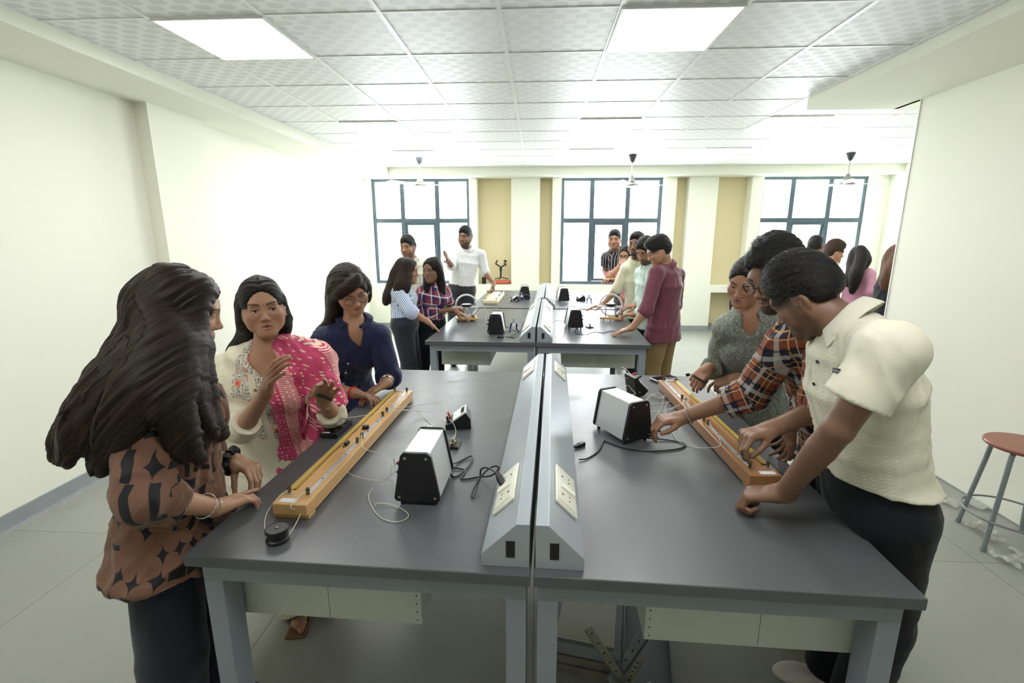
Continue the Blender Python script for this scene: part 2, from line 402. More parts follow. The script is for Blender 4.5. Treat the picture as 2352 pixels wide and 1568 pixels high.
def raceway(org, side, L, label, plates, y0=.03):
    s = side; e = empty('socket_raceway', org, T1, label, 'power socket raceway', 'grey socket raceways along the bench middles')
    zt = .86; prof = [(.008, 0), (.008, .128), (.042, .128), (.136, .036), (.136, 0)]
    pl = [(s*x, zt+z) for x, z in prof]
    if s < 0: pl = pl[::-1]
    MB().prism(pl, 'y', y0, L).build('housing', M['race'], e, bevel=.0015)
    a, b = sorted((s*.046, s*.070)); MB().box(a, b, y0-.0012, y0+.002, zt+.030, zt+.078).build('cutout', M['black'], e)
    p, q = V(.042, 0, .128), V(.136, 0, .036); t = nrm(q-p); n = V(-t[2], 0, t[0]); 
    if n[2] < 0: n = -n
    Ls = np.linalg.norm(q-p)
    for (yc, ln) in plates:
        # local frame: u down the slope, v along the bench, w out of the slope
        o = p+t*(Ls*.5); R_ = Matrix(((s*t[0], 0, s*n[0], s*o[0]), (0, 1, 0, yc), (t[2], 0, n[2], zt+o[2]), (0, 0, 0, 1)))
        h = .043
        k = MB().box(-h, h, -ln/2, ln/2, 0, .009, M=R_, bev=.003).box(-h+.012, h-.012, -ln/2+.016, ln/2-.016, .009, .0115, M=R_)
        hl = k
        for v0 in (-ln*.29, ln*.19):
            for (uu, vv, r) in ((-.020, .020, .0040), (.009, .012, .0030), (.009, .036, .0030)):
                c = R_ @ Vector((uu, v0+vv-.012, .0113)); d = R_ @ Vector((uu, v0+vv-.012, .0121))
                hl.cyl(c, d, r, 10, mi=1)
        k = k.build('socket_plate', [M['ivory'], M['hole']], e)
        for j, v0 in enumerate((-.012, .008)):
            ww = .0085; tilt = .006 if j == 0 else .002
            vs = [(-.026, v0-ww, .0115), (.026, v0-ww, .0115), (.026, v0+ww, .0115), (-.026, v0+ww, .0115), (-.026, v0-ww, .0115+.003), (.026, v0-ww, .0115+.003+tilt), (.026, v0+ww, .0115+.003+tilt), (-.026, v0+ww, .0115+.003)]
            MB().hexa([tuple(R_ @ Vector(p_)) for p_ in vs]).build('rocker_switch', M['ivory'], k)
    return e
ROW = [((-.006, 1.083, 0), .964, 1.90), ((-.007, 3.866, 0), .935, 1.88), ((.085, 5.82, 0), .93, 1.95)]
wh = ('nearest', 'middle-row', 'far-row')
for r, (org, W, L) in enumerate(ROW):
    co = (.11, .27, .27)[r]
    bench(org, -1, W, L, ('nearest left charcoal-topped lab bench with the coil and long wooden bridge on it', 'middle-row left lab bench in front of the woman in blue stripes', 'far-row left lab bench beside the man in the white shirt')[r], co, (.33, .90) if r == 0 else (.42, .86))
    bench(org, 1, W, L, ('nearest right charcoal-topped lab bench under the cream polo man\'s fist', 'middle-row right lab bench the maroon-shirted man leans on', 'far-row right lab bench in front of the middle window')[r], co, (.32, .95) if r == 0 else (.22, .86))
    P_ = [(.29, .225), (1.66, .225)] if r == 0 else [(.30, .21), (1.5, .21)]
    raceway(org, -1, L-.01, ('nearest', 'middle-row', 'far-row')[r]+' grey power raceway sloping down towards the left bench', P_)
    raceway(org, 1, L-.01, ('nearest', 'middle-row', 'far-row')[r]+' grey power raceway sloping down towards the right bench', P_)
def loc_on(r, dx, dy, dz=0):
    o, W, L = ROW[r]; c, n = math.cos(T1), math.sin(T1); return V(o[0]+dx*c-dy*n, o[1]+dx*n+dy*c, .86+dz)
# ================================================================ apparatus on the benches
ZT_ = .86
def wood(name, c1, c2, ax=(1, 1, 1)):
    t = NT(name); vec = t.coords(scale=ax)
    n = t.noise(vec, 9, 6, 0.6); n2 = t.noise(vec, 60, 3)
    t.base(t.mix(n, c1, c2), 0.32, 0, 0.5); t.bump(n2, 0.05, 0.001); return t.m
M['beech'] = wood('varnished_beech', srgb(216, 176, 120), srgb(190, 146, 92), (6, .5, 6))
M['teak'] = wood('varnished_reddish_teak', srgb(180, 130, 84), srgb(126, 84, 50), (9, .4, 9))
M['scale'] = None
M['palew'] = wood('pale_varnished_board', srgb(240, 228, 196), srgb(226, 210, 170), (6, .5, 6))
def scale_mat():
    t = NT('yellow_metre_scale'); vec = t.coords(); sx = t.n('ShaderNodeSeparateXYZ', i_Vector=vec)
    f = t.math('FRACT', t.math('MULTIPLY', sx.outputs[1], 200.0)); l1 = t.math('LESS_THAN', f, 0.28)
    f2 = t.math('FRACT', t.math('MULTIPLY', sx.outputs[1], 100.0)); l2 = t.math('LESS_THAN', f2, 0.2)
    lim = t.math('GREATER_THAN', t.math('ABSOLUTE', t.math('SUBTRACT', sx.outputs[0], -.0375)), 0.006)
    l3 = t.math('MAXIMUM', t.math('MULTIPLY', l1, lim), t.math('MULTIPLY', l2, 0.6))
    t.base(t.mix(l3, srgb(214, 186, 92), srgb(96, 80, 40)), 0.35); return t.m
M['scale'] = scale_mat()
M['zinc'] = simple('zinc_strip', srgb(190, 196, 200), 0.38, 0.55, var=0.12, nscale=30)
M['nickel'] = simple('nickel_binding_post', srgb(120, 112, 98), 0.3, 0.9)
M['brass'] = simple('brass', srgb(190, 160, 96), 0.3, 0.9)
M['alu'] = simple('brushed_aluminium_case', srgb(208, 212, 212), 0.38, 0.35, var=0.04, bump=0.06, bscale=300)
M['wcable'] = simple('white_connecting_wire', srgb(212, 208, 190), 0.5)
M['bcable'] = simple('black_mains_cable', srgb(26, 27, 29), 0.45)
M['red'] = simple('red_terminal_plastic', srgb(190, 35, 35), 0.35)
M['maroon'] = simple('dark_red_terminal_plastic', srgb(100, 26, 34), 0.4)
M['white'] = simple('white_enamel', srgb(236, 238, 240), 0.35)
M['blue'] = simple('blue_enamel_casting', srgb(38, 56, 128), 0.35)
M['paper'] = simple('white_printed_label', srgb(226, 226, 230), 0.6)
M['screen'] = simple('dark_glass_screen', srgb(16, 17, 20), 0.06)
def cable(pts, r, mat, name, label, cat, n=8, sub=8, parent=None, group=None):
    o = MB().tube(crom(pts, sub), r, n).build(name, mat, parent)
    if parent is None: tag(o, label, cat, group)
    return o
def frame_xy(p0, p1):
    "origin and z-rotation so that local +Y runs from p0 to p1"
    d = V(p1)-V(p0); return math.atan2(-d[0], d[1])
def bind_post(parent, x, y, z, h=.020):
    m = MB(); m.cyl((x, y, z), (x, y, z+h*.45), .0055, 14, r2=.005); m.cyl((x, y, z+h*.5), (x, y, z+h), .0068, 14); m.cyl((x, y, z+h*.42), (x, y, z+h*.52), .0035, 8); m.cyl((x, y, z+h), (x, y, z+h+.003), .0025, 8)
    return m.build('binding_post', M['nickel'], parent)
def bridge(org, rz, L, woodm, flip, label, h=.052, w=.112, wire=True):
    "metre bridge: bevelled plank on feet, scale, zinc strips, binding posts.  local x across, y along"
    e = empty('metre_bridge', org, rz, label, 'metre bridge', 'wooden metre bridges'); f = -1 if flip else 1
    def bx(m, x0, x1, *a, **k): x0, x1 = sorted((f*x0, f*x1)); m.box(x0, x1, *a, **k)
    m = MB(); bx(m, -w/2, w/2, 0, L, .014, h); bx(m, w/2-.012, w/2, .05, L-.05, .006, .014)
    m.build('plank', woodm, e, bevel=.003)
    for yy in (.01, L-.05): m = MB(); bx(m, -w/2, w/2, yy, yy+.04, 0, .014); m.build('foot', woodm, e)
    z = h; m = MB(); bx(m, -w/2+.008, -w/2+.029, .085, L-.03, z, z+.003); m.build('metre_scale', M['scale'], e)
    m = MB(); bx(m, -w/2+.030, -w/2+.0345, .085, L-.03, z, z+.007); m.build('wire_rail', M['brass'] if wire else woodm, e)
    segs = ((.065, .455), (.505, .745), (.80, L-.03))
    for a, b in segs:
        m = MB(); bx(m, w/2-.034, w/2-.020, a, b, z, z+.0022)
        for q_ in (.25, .72): m.cyl((f*(w/2-.027), a+(b-a)*q_, z+.002), (f*(w/2-.027), a+(b-a)*q_, z+.0045), .003, 8, mi=1)
        m.build('zinc_strip', [M['zinc'], M['nickel']], e)
    m = MB(); bx(m, -w/2+.012, w/2-.022, L-.028, L-.016, z, z+.0025); m.build('end_strip', M['zinc'], e)
    m = MB(); bx(m, -w/2+.012, -w/2+.03, .058, .07, z, z+.0025); m.build('end_strip', M['zinc'], e)
    for x, yy in ((-w/2+.022, .066), (w/2-.026, .062), (w/2-.027, .455), (w/2-.027, .505), (w/2-.027, .745), (w/2-.027, .80), (-w/2+.02, L-.022), (w/2-.027, L-.022)): bind_post(e, f*x, yy, z+.002)
    m = MB(); bx(m, -w/2+.016, w/2-.042, .012, .034, z, z+.0008); m.build('maker_label', M['paper'], e)
    return e
BL0, BL1 = V(-.7585, 1.297, ZT_), V(-.716, 2.44, ZT_)
BL = bridge(BL0, frame_xy(BL0, BL1), 1.13, M['beech'], False, 'long pale beech metre bridge with yellow scale on the nearest left bench')
BR0, BR1 = V(.795, 1.552, ZT_), V(.755, 2.69, ZT_)
BR = bridge(BR0, frame_xy(BR0, BR1), 1.13, M['teak'], True, 'long reddish wooden metre bridge between the three people on the right', h=.056)
p = loc_on(2, -.70, .30); BF = bridge(p, -.02, 1.0, M['palew'], False, 'broad pale wooden metre bridge on the far left bench beside the white-shirted man', w=.19)
def supply(org, rz, label, fine=True, w=.150, d=.225, h=.185, knob='L'):
    "battery eliminator: tapered aluminium case between two black end cheeks, front cheek at local y=0"
    e = empty('power_supply', org, rz, label, 'power supply', 'black and silver tapered power supplies')
    def trap(k, zt0, zt1, wt=.62): return [(-w/2*k, zt0), (w/2*k, zt0), (w/2*wt*k, zt1), (-w/2*wt*k, zt1)]
    def cheek(y0, y1):
        pl = []; wb, wt, z0, z1, r = w/2+.003, w/2*.62+.002, .014, h, .014
        base = [(-wb, z0), (wb, z0), (wt, z1), (-wt, z1)]
        for i in range(4):
            p0, p1, p2 = V(base[i-1]), V(base[i]), V(base[(i+1) % 4]); a = nrm(p0-p1); b = nrm(p2-p1)
            for t in (0, .33, .67, 1): pl.append(tuple((p1+a*r*(1-t)**1.5+b*r*t**1.5)))
        return MB().prism(pl, 'y', y0, y1)
    c = cheek(0, .012); sc = c
    c2 = cheek(d-.012, d).build('end_cheek', M['black'], e, bevel=.002)
    MB().prism([(-w/2+.004, .018), (w/2-.004, .018), (w/2*.62-.004, h-.005), (-w/2*.62+.004, h-.005)], 'y', .012, d-.012).build('case', M['alu'], e, bevel=.003)
    for x, z in ((-w/2+.016, .030), (w/2-.016, .030), (w/2*.62-.012, h-.018), (-w/2*.62+.012, h-.018)):
        sc.cyl((x, -.0025, z), (x, .001, z), .0048, 12, mi=1)
    c = c.build('end_cheek', [M['black'], M['steel']], e); MB().box(-.032, .032, -.0012, 0, .045, .082).box(-.029, .029, -.002, -.001, .048, .079).build('raised_panel', M['black'], c)
    sgn = -1 if knob == 'L' else 1
    for i, (yy, z, mt) in enumerate(((.018+.03, .125, 'maroon'), (.018+.045, .085, 'black'))):
        xx = sgn*(w/2-(w/2*.38)*(z-.014)/(h-.014)); MB().cyl((xx, yy, z), (xx+sgn*.016, yy, z), .008, 16).cyl((xx+sgn*.016, yy, z), (xx+sgn*.022, yy, z), .005, 12).build('terminal', M[mt], e)
    for x in (-w/2+.02, w/2-.02):
        for yy in (.02, d-.02): MB().cyl((x, yy, 0), (x, yy, .018), .007, 12).build('foot', M['rubber'], e)
    return e
def at_sup(e, x, y, z):
    c, s_ = math.cos(e.rotation_euler[2]), math.sin(e.rotation_euler[2]); return V(e.location[0]+x*c-y*s_, e.location[1]+x*s_+y*c, e.location[2]+z)
S1 = supply((-.383, 1.395, ZT_), -.03, 'black and silver power supply at the front of the nearest left bench')
S2 = supply((.435, 1.925, ZT_), .50, 'black and silver power supply being gripped by the plaid-shirted man', knob='R')
S3 = supply((-.368, 4.18, ZT_), -.02, 'power supply on the middle-row left bench beside the wheel')
S4 = supply((.365, 4.48, ZT_), .10, 'power supply on the middle-row right bench, front cheek facing the viewer', knob='R')
S5 = supply((-.17, 6.62, ZT_), .05, 'power supply at the back of the far left bench')
S6 = supply((.36, 6.40, ZT_), .12, 'power supply on the far right bench in front of the middle window', knob='R')
def galvo(org, rz, label, parent_rot=None, face='white'):
    e = empty('galvanometer', org, rz, label, 'galvanometer', 'small wedge-shaped meters'); w = .056
    pr = [(-.058, 0), (.058, 0), (.055, .048), (.036, .078), (-.026, .034), (-.058, .022)]
    MB().prism(pr, 'y', 0, w*1.9).build('case', M['black'], e, bevel=.003)
    p, q = V(-.024, .036), V(.036, .078); t = nrm(q-p); n = V(-t[1], t[0])
    o = [p+t*.002, q-t*.001, q-t*.001+n*.007, p+t*.002+n*.007]
    f_ = MB().prism([tuple(a) for a in o], 'y', .004, w*1.9-.004).build('dial_face', M['white'], e, bevel=.001)
    o = [p+t*.008+n*.007, q-t*.034+n*.007, q-t*.034+n*.0076, p+t*.008+n*.0076]
    MB().prism([tuple(a) for a in [p+t*.048+n*.0072, q-t*.006+n*.0072, q-t*.006+n*.0078, p+t*.048+n*.0078]], 'y', .02, w*1.9-.02).build('dial_mark', M['hole'], f_)
    for yy, mt in ((.022, 'black'), (.080, 'red')): MB().cyl((-.044, yy, .026), (-.050, yy, .050), .0062, 14).cyl((-.050, yy, .050), (-.0515, yy, .057), .005, 14).build('terminal', M[mt], e)
    return e
G1 = galvo((-.352, 2.03, ZT_), .12, 'black wedge meter with white face and red terminal on the nearest left bench')
G2 = galvo((.535, 2.50, ZT_), 1.25, 'black meter standing behind the gripped power supply among white wires')
G2.rotation_euler = (0, 1.38, .35); G2.location[2] = ZT_+.058
G3 = galvo((-.30, 6.42, ZT_), .1, 'black wedge meter on the far left bench among tangled wires')
G4 = galvo((.60, 6.52, ZT_), .1, 'black meter on the far right bench next to a power supply')
def key_plug(org, rz, label):
    e = empty('plug_key', org, rz, label, 'plug key'); MB().box(-.032, .030, 0, .068, 0, .011, bev=.002).build('base', M['black'], e)
    MB().box(-.006, .010, .016, .030, .011, .018).box(-.004, .012, .034, .052, .011, .018).build('brass_block', M['brass'], e)
    for yy in (.022, .046): MB().cyl((.003, yy, .018), (.003, yy, .034), .005, 12).cyl((.003, yy, .034), (.003, yy, .040), .003, 8).build('terminal', M['steel'], e)
    return e
key_plug((-.349, 1.822, ZT_), -.03, 'small black plug key with brass posts on the nearest left bench')
key_plug(loc_on(1, .50, .70), .2, 'small plug key on the middle-row right bench beside the wheel')
def rheo(org, rz, label, sc=1.0):
    e = empty('horseshoe_instrument', org, rz, label, 'clamp instrument', 'blue cast horseshoe instruments')
    arc = [(.030*math.cos(a)*sc, 0, (.048+.030*math.sin(a))*sc) for a in np.linspace(-.5, PI+.5, 18)]
    MB().tube(arc, .0085*sc, 8).build('horseshoe', M['blue'], e)
    for sg in (-1, 1): MB().tube([(sg*.026*sc, 0, .035*sc), (sg*.034*sc, -.012*sc, .010*sc), (sg*.042*sc, -.03*sc, .004*sc)], .0055*sc, 8).tube([(sg*.026*sc, 0, .035*sc), (sg*.030*sc, .015*sc, .010*sc), (sg*.034*sc, .03*sc, .004*sc)], .005*sc, 8).build('foot', M['blue'], e)
    MB().box(-.016*sc, .016*sc, -.012*sc, .012*sc, .050*sc, .078*sc, bev=.002).build('head_block', M['white'], e)
    MB().cyl((0, 0, .078*sc), (0, .004*sc, .112*sc), .007*sc, 14).cyl((0, .004*sc, .100*sc), (0, .005*sc, .116*sc), .0105*sc, 14).build('screw_post', M['steel'], e)
    return e
rheo((-.420, 1.760, ZT_), .1, 'blue horseshoe instrument with steel post behind the near left power supply', 1.05)
rheo((.395, 2.262, ZT_), .5, 'blue horseshoe instrument behind the gripped power supply on the right bench', 1.0)
rheo((-.215, 4.36, ZT_), .3, 'blue cast instrument beside the middle-row left power supply', 1.0)
rheo(loc_on(2, -.32, .70), .1, 'blue cast instrument on the far left bench', .95)
rheo(loc_on(2, .58, .50), .1, 'blue cast instrument on the far right bench', .95)
# resistance box with clear-topped knobs, near left bench
e = empty('circuit_box', (-.905, 1.90, ZT_), -.05, 'flat black circuit box with brass studs under the pink scarf', 'circuit box')
MB().box(-.033, .043, 0, .165, 0, .022, bev=.003).build('case', M['black'], e)
st = MB()
for (x, y, r) in ((-.015, .04, .008), (.02, .045, .009), (-.012, .075, .010), (.024, .085, .008), (-.014, .115, .009), (.02, .125, .010), (.0, .145, .006)): st.cyl((x, y, .022), (x, y, .027), r, 14)
st.build('studs', M['nickel'], e)
MB().box(-.028, .005, .010, .020, .022, .0225).box(-.02, .035, .098, .101, .022, .0225).build('printed_marks', M['paper'], e)
# black cable reel
e = empty('coil', (-.742, 1.195, ZT_), 0, 'round black coil bobbin standing in front of the wooden bridge end', 'coil bobbin')
MB().lathe([(.030, 0), (.032, .004), (.032, .009), (.027, .012), (.027, .030), (.0325, .032), (.0325, .040), (.030, .0415), (.029, .040), (.006, .040)], n=40).build('bobbin', M['black'], e)
MB().lathe([(.005, .038), (.005, .0425), (.003, .0435), (.001, .0425)], n=16).build('centre_rivet', M['steel'], e)
# small black plugs lying on the beech bridge
for (yy, xx, rz, lb) in ((.42, -.005, .5, 'small black jockey plug lying on the beech bridge, nearer one'), (.60, .006, .3, 'small black block lying on the beech bridge, farther one')):
    q = at_sup(BL, xx, yy, .0525)
    if yy < .5: o = MB().cyl((0, 0, .008), (.014, .016, .009), .008, 14).cyl((-.010, -.012, .005), (0, 0, .008), .003, 10).build('jockey_plug', M['black'])
    else: o = MB().box(-.014, .014, -.010, .010, 0, .014, bev=.002).box(-.010, .010, -.013, -.010, .003, .010).build('contact_block', M['black'])
    o.location = tuple(q); o.rotation_euler = (0, 0, rz); tag(o, lb, 'plug')
# phones
def phone(org, rz, body, label):
    e = empty('phone', org, rz, label, 'phone'); MB().box(-.038, .038, -.08, .08, 0, .0085, bev=.0035).build('body', body, e)
    MB().box(-.034, .034, -.075, .075, .0085, .0092).build('screen', M['screen'], e); return e
phone((.778, 2.845, ZT_), -1.10, M['black'], 'black phone under the silver phone at the right bench corner')
phone((.780, 2.85, ZT_+.0095), -1.16, M['alu'], 'silver-edged phone lying on the black phone')
# IEC plug resting on the left raceway, cable from the near supply
def plug(p, d, mat, name, label, up=(0, 0, 1)):
    d = nrm(d); x = nrm(np.cross(d, up)); z = np.cross(x, d); R_ = Matrix(((x[0], d[0], z[0], p[0]), (x[1], d[1], z[1], p[1]), (x[2], d[2], z[2], p[2]), (0, 0, 0, 1)))
    o = MB().box(-.011, .011, 0, .030, -.008, .008, M=R_, bev=.003).build(name, mat)
    m = MB(); vs = [tuple(R_ @ Vector(q)) for q in ((-.005, -.028, -.004), (.005, -.028, -.004), (.010, 0, -.007), (-.010, 0, -.007), (-.005, -.028, .004), (.005, -.028, .004), (.010, 0, .007), (-.010, 0, .007))]
    m.hexa(vs); m.build('strain_relief', mat, o)
    return tag(o, label, 'plug')
pc = atz(1148, 1098, .945)
plug(pc, V(.03, -.055, -.02), M['bcable'], 'mains_plug', 'black kettle-lead plug resting on the near left socket plate')
k0 = at_sup(S1, .05, .232, .035); pe = pc-nrm(V(.03, -.055, -.02))*.026
cable([k0, atz(1050, 1062, .865), atz(1084, 1047, .868), atz(1075, 1072, .865), atz(1045, 1095, .864), atz(1035, 1075, .866), atz(1068, 1080, .864), atz(1060, 1100, .864), atz(1100, 1095, .866), atz(1128, 1092, .885), atz(1145, 1077, .92), atz(1138, 1070, .93), atz(1118, 1080, .91), atz(1095, 1110, .885), atz(1083, 1138, .868), atz(1088, 1140, .866), atz(1102, 1100, .88), atz(1105, 1078, .915), atz(1120, 1074, .935), pe], .0030, M['bcable'], 'mains_cable', 'black mains cable looping from the near left supply to the raceway', 'cable')
plug(atz(1330, 1022, .868), V(.055, .05, .0), M['bcable'], 'mains_plug', 'black mains plug lying beside the near right raceway')
cable([at_sup(S2, .03, .02, .012), atz(1540, 1011, .864), atz(1574, 1020, .864), atz(1560, 1030, .864), atz(1500, 1036, .864), atz(1440, 1030, .864), atz(1395, 1015, .864), atz(1388, 1012, .864), atz(1375, 1035, .864), atz(1350, 1052, .864), atz(1330, 1055, .866)], .0030, M['bcable'], 'mains_cable', 'black mains cable trailing from the gripped supply to the right raceway', 'cable')
W_ = M['wcable']; wr = .0013
def wire(pts, label): return cable(pts, wr, W_, 'connecting_wire', label, 'wire', 6, 8, group='thin white connecting wires')
bl = lambda x, y, z: at_sup(BL, x, y, z)
wire([bl(-.034, .066, .066), bl(-.05, .03, .058), atz(612, 1180, .89), atz(608, 1215, .885), V(-.775, 1.195, .882)], 'white wire from the left end post of the beech bridge to the coil')
wire([bl(.03, .062, .066), bl(.018, .03, .062), bl(.012, -.01, .05), atz(690, 1175, .885), atz(678, 1205, .88), V(-.709, 1.195, .878)], 'white wire from the right end post of the beech bridge to the coil')
t1 = at_sup(S1, -.095, .05, .125); t2 = at_sup(S1, -.09, .065, .085)
wire([bl(.029, .455, .072), atz(790, 1035, .92), atz(775, 1050, .90), atz(800, 1085, .885), atz(845, 1100, .88), atz(890, 1100, .93), t1], 'white wire from the middle bridge post to the red supply terminal')
wire([bl(.029, .505, .072), atz(835, 1028, .93), atz(880, 1045, .91), atz(905, 1070, .90), t1+V(0, 0.02, .004)], 'white wire arching over the bench behind the near supply terminals')
wire([t2, atz(880, 1103, .90), atz(852, 1125, .866), atz(848, 1150, .863), atz(870, 1185, .863), atz(905, 1198, .863), atz(932, 1192, .863), atz(936, 1178, .863), atz(905, 1160, .865), atz(868, 1155, .868), atz(862, 1160, .864)], 'white wire hanging loose in a loop on the bench before the near supply')
wire([bl(.029, .80, .072), atz(925, 935, .93), atz(980, 928, .93), atz(1015, 928, .92), atz(1030, 955, .90), at_sup(G1, -.05, .022, .055)], 'white wire from the far bridge post to the wedge meter, upper one')
wire([bl(.029, .745, .072), atz(935, 942, .93), atz(975, 945, .91), atz(1000, 950, .90), atz(1022, 968, .89), at_sup(G1, -.05, .08, .055)], 'white wire from the far bridge post to the wedge meter, lower one')
wire([atz(925, 940, .93), atz(960, 945, .88), atz(990, 975, .865), atz(998, 990, .93), V(-.42, 1.765, .975)], 'white wire dropping from the bridge to the horseshoe post')
wire([V(-.42, 1.765, .975), atz(1010, 985, .91), atz(1024, 965, .89), at_sup(G1, -.05, .022, .05)], 'white wire from the horseshoe post to the wedge meter')
wire([at_sup(G1, -.048, .022, .045), atz(1040, 970, .90), atz(1047, 990, .89), atz(1043, 1008, .895), V(-.347, 1.868, .895)], 'white wire from the wedge meter to the plug key')
# jockey wire held by the teacher
wire([at(725, 908, 1.95), at(710, 925, 1.92), at(706, 945, 1.88), at(722, 965, 1.88), at(760, 963, 1.93), at(830, 955, 2.02), at(880, 945, 2.1), bl(.029, .80, .075)], 'white wire sagging from the teacher\'s hand over the beech bridge')
# right bench wires
br = lambda x, y, z: at_sup(BR, x, y, z)
wire([br(-.029, .455, .075), atz(1655, 1018, .92), atz(1628, 1028, .89), atz(1595, 1026, .865), atz(1560, 1015, .864), atz(1540, 985, .864)], 'white wire from the middle of the reddish bridge running under the plaid man\'s hand')
wire([br(-.029, .745, .075), atz(1570, 925, .92), atz(1540, 940, .875), atz(1500, 945, .868), at_sup(S2, .07, .08, .1)], 'white wire from the reddish bridge to the gripped supply')
wire([at_sup(S2, .07, .09, .12), atz(1500, 905, .90), atz(1520, 905, .89), atz(1522, 925, .866), atz(1512, 950, .864)], 'white wire looping behind the gripped supply')
wire([atz(1488, 928, .864), atz(1530, 925, .864), atz(1554, 915, .864), atz(1545, 912, .864), atz(1530, 930, .864), atz(1528, 950, .864)], 'white wire loop lying between the supply and the reddish bridge')
wire([at_sup(S2, .06, .10, .13), atz(1530, 940, .89), atz(1565, 925, .90), atz(1575, 930, .92), br(-.029, .745, .078)], 'white wire humped over the edge of the reddish bridge')
cl = [atz(1466, 900, .90), atz(1482, 903, .88), atz(1497, 908, .866)]
helix = []
hp = crom([atz(1497, 908, .868), atz(1515, 914, .868), atz(1532, 909, .87), atz(1543, 898, .885)], 30)
for i, p in enumerate(hp): a = i*1.35; helix.append(p+V(.006*math.cos(a)*.4, .006*math.cos(a)*.9, .007*math.sin(a)+.004))
wire(cl+helix+[atz(1542, 888, .91), br(-.02, 1.108, .078)], 'coiled springy white wire hanging from the far end of the reddish bridge')
wire([atz(1450, 860, .99), atz(1430, 843, 1.0), atz(1420, 855, .96), atz(1424, 870, .93), atz(1445, 882, .91), atz(1470, 880, .90), at_sup(G2, -.05, .05, .055)], 'white wire looping high above the meter behind the gripped supply')
wire([V(.395, 2.262, .975), atz(1440, 885, .95), atz(1452, 895, .92), atz(1458, 905, .90), atz(1425, 905, .90), V(.395, 2.262, .965)], 'white wire circling the horseshoe post on the right bench')
wire([br(-.02, 1.10, .075), atz(1570, 868, .98), at(1590, 862, 2.62)], 'white wire rising from the reddish bridge to the jockey')
# small terminal block hanging on the jockey
o = MB().box(-.011, .011, -.006, .006, -.007, .007, bev=.002).cyl((-.005, 0, -.007), (-.005, 0, -.013), .002, 8).cyl((.005, 0, -.007), (.005, 0, -.013), .002, 8).build('connector_block', M['black']); o.location = tuple(at(1580, 860, 2.56)); o.rotation_euler = (0, -.15, 0); tag(o, 'tiny black connector block hanging in the wires by the grey shirt hand', 'connector')
# tangent-galvanometer wheels
def wheel(org, rz, label):
    e = empty('ring_apparatus', org, rz, label, 'ring galvanometer', 'upright white ring instruments on wooden bases'); R = .120; zc_ = .155
    MB().box(-.110, .110, -.095, .095, .014, .036, bev=.003).build('base_board', M['beech'], e)
    for x, y in ((-.07, -.085), (.07, -.085), (0, .085)): MB().cyl((x, y, 0), (x, y, .014), .006, 10).cyl((x, y, .034), (x, y, .040), .008, 12).build('levelling_screw', M['steel'], e)
    ring = [];n = 48; prof = []
    m = MB()
    for rr, yy in ((R, -.012), (R, .012), (R-.016, .012), (R-.016, -.012)):
        for k in range(n): a = 2*PI*k/n; m.v.append((rr*math.cos(a), yy, zc_+rr*math.sin(a)))
    for q in range(4):
        for k in range(n): m.f.append((q*n+k, q*n+(k+1) % n, ((q+1) % 4)*n+(k+1) % n, ((q+1) % 4)*n+k)); m.mi.append(0); m.sm.append(True)
    m.build('ring', M['white'], e)
    MB().lathe([(.052, -.010), (.054, 0), (.054, .012), (.050, .014)], c=(0, 0, zc_), n=32).build('compass_box', M['black'], e)
    MB().lathe([(.046, .014), (.046, .016), (.001, .016)], c=(0, 0, zc_), n=32).build('compass_glass', M['white'], e)
    a = MB()
    for y in (-.030, .030): a.box(-.14, .12, y-.006, y+.006, zc_-.022, zc_-.010)
    a.box(-.14, -.128, -.036, .036, zc_-.022, zc_-.010); a.box(-.006, .006, -.09, .09, zc_-.030, zc_-.020); a.build('arm', M['white'], e)
    for x, y in ((-.05, -.04), (.05, -.04), (-.05, .04), (.05, .04)): MB().cyl((x, y, .034), (x, y, zc_-.02), .006, 10).build('pillar', M['steel'], e)
    MB().box(.055, .078, -.05, -.02, .034, .05, bev=.003).box(.055, .078, .02, .05, .034, .05, bev=.003).build('terminal_pair', M['black'], e)
    return e
wheel((-.735, 4.93, ZT_), .18, 'white ring instrument the woman in plaid is adjusting on the left bench')
wheel((.775, 5.05, ZT_), -.15, 'white ring instrument between the men\'s hands on the right bench')
# wires and leads in the middle row
wire([at_sup(S3, -.09, .05, .125), atz(1112, 725, .90), atz(1090, 735, .88), atz(1098, 718, .90), atz(1120, 705, .95), atz(1140, 708, .93), atz(1145, 722, .90)], 'white wire arching over the middle-row left supply')
wire([at_sup(S3, -.09, .06, .085), atz(1108, 752, .864), atz(1098, 742, .866), atz(1092, 735, .88)], 'white wire lying beside the ring instrument on the left')
cable([at_sup(S3, .05, .232, .04), atz(1180, 758, .864), atz(1192, 762, .864), atz(1198, 748, .864), atz(1205, 742, .87), atz(1196, 762, .864), atz(1180, 775, .864), atz(1172, 772, .864), atz(1188, 762, .864), atz(1175, 773, .864), atz(1160, 773, .864)], .0028, M['bcable'], 'mains_cable', 'tangled black mains cable beside the middle-row left supply', 'cable')
plug(atz(1150, 774, .868), V(-.05, -.005, 0), M['bcable'], 'mains_plug', 'black plug on the front edge of the middle-row left bench')
cable([at_sup(S4, .02, .02, .012), atz(1320, 764, .864), atz(1345, 768, .864), atz(1365, 762, .864), atz(1385, 764, .864), atz(1400, 760, .864), atz(1412, 760, .864)], .0028, M['bcable'], 'mains_cable', 'black cable wavering across the middle-row right bench', 'cable')
cable([atz(1262, 748, .93), atz(1275, 737, .94), atz(1292, 738, .92), atz(1300, 750, .89), atz(1296, 765, .866), atz(1294, 775, .864)], .002, M['bcable'], 'power_lead', 'thin lead curving off the middle-row right raceway', 'cable')
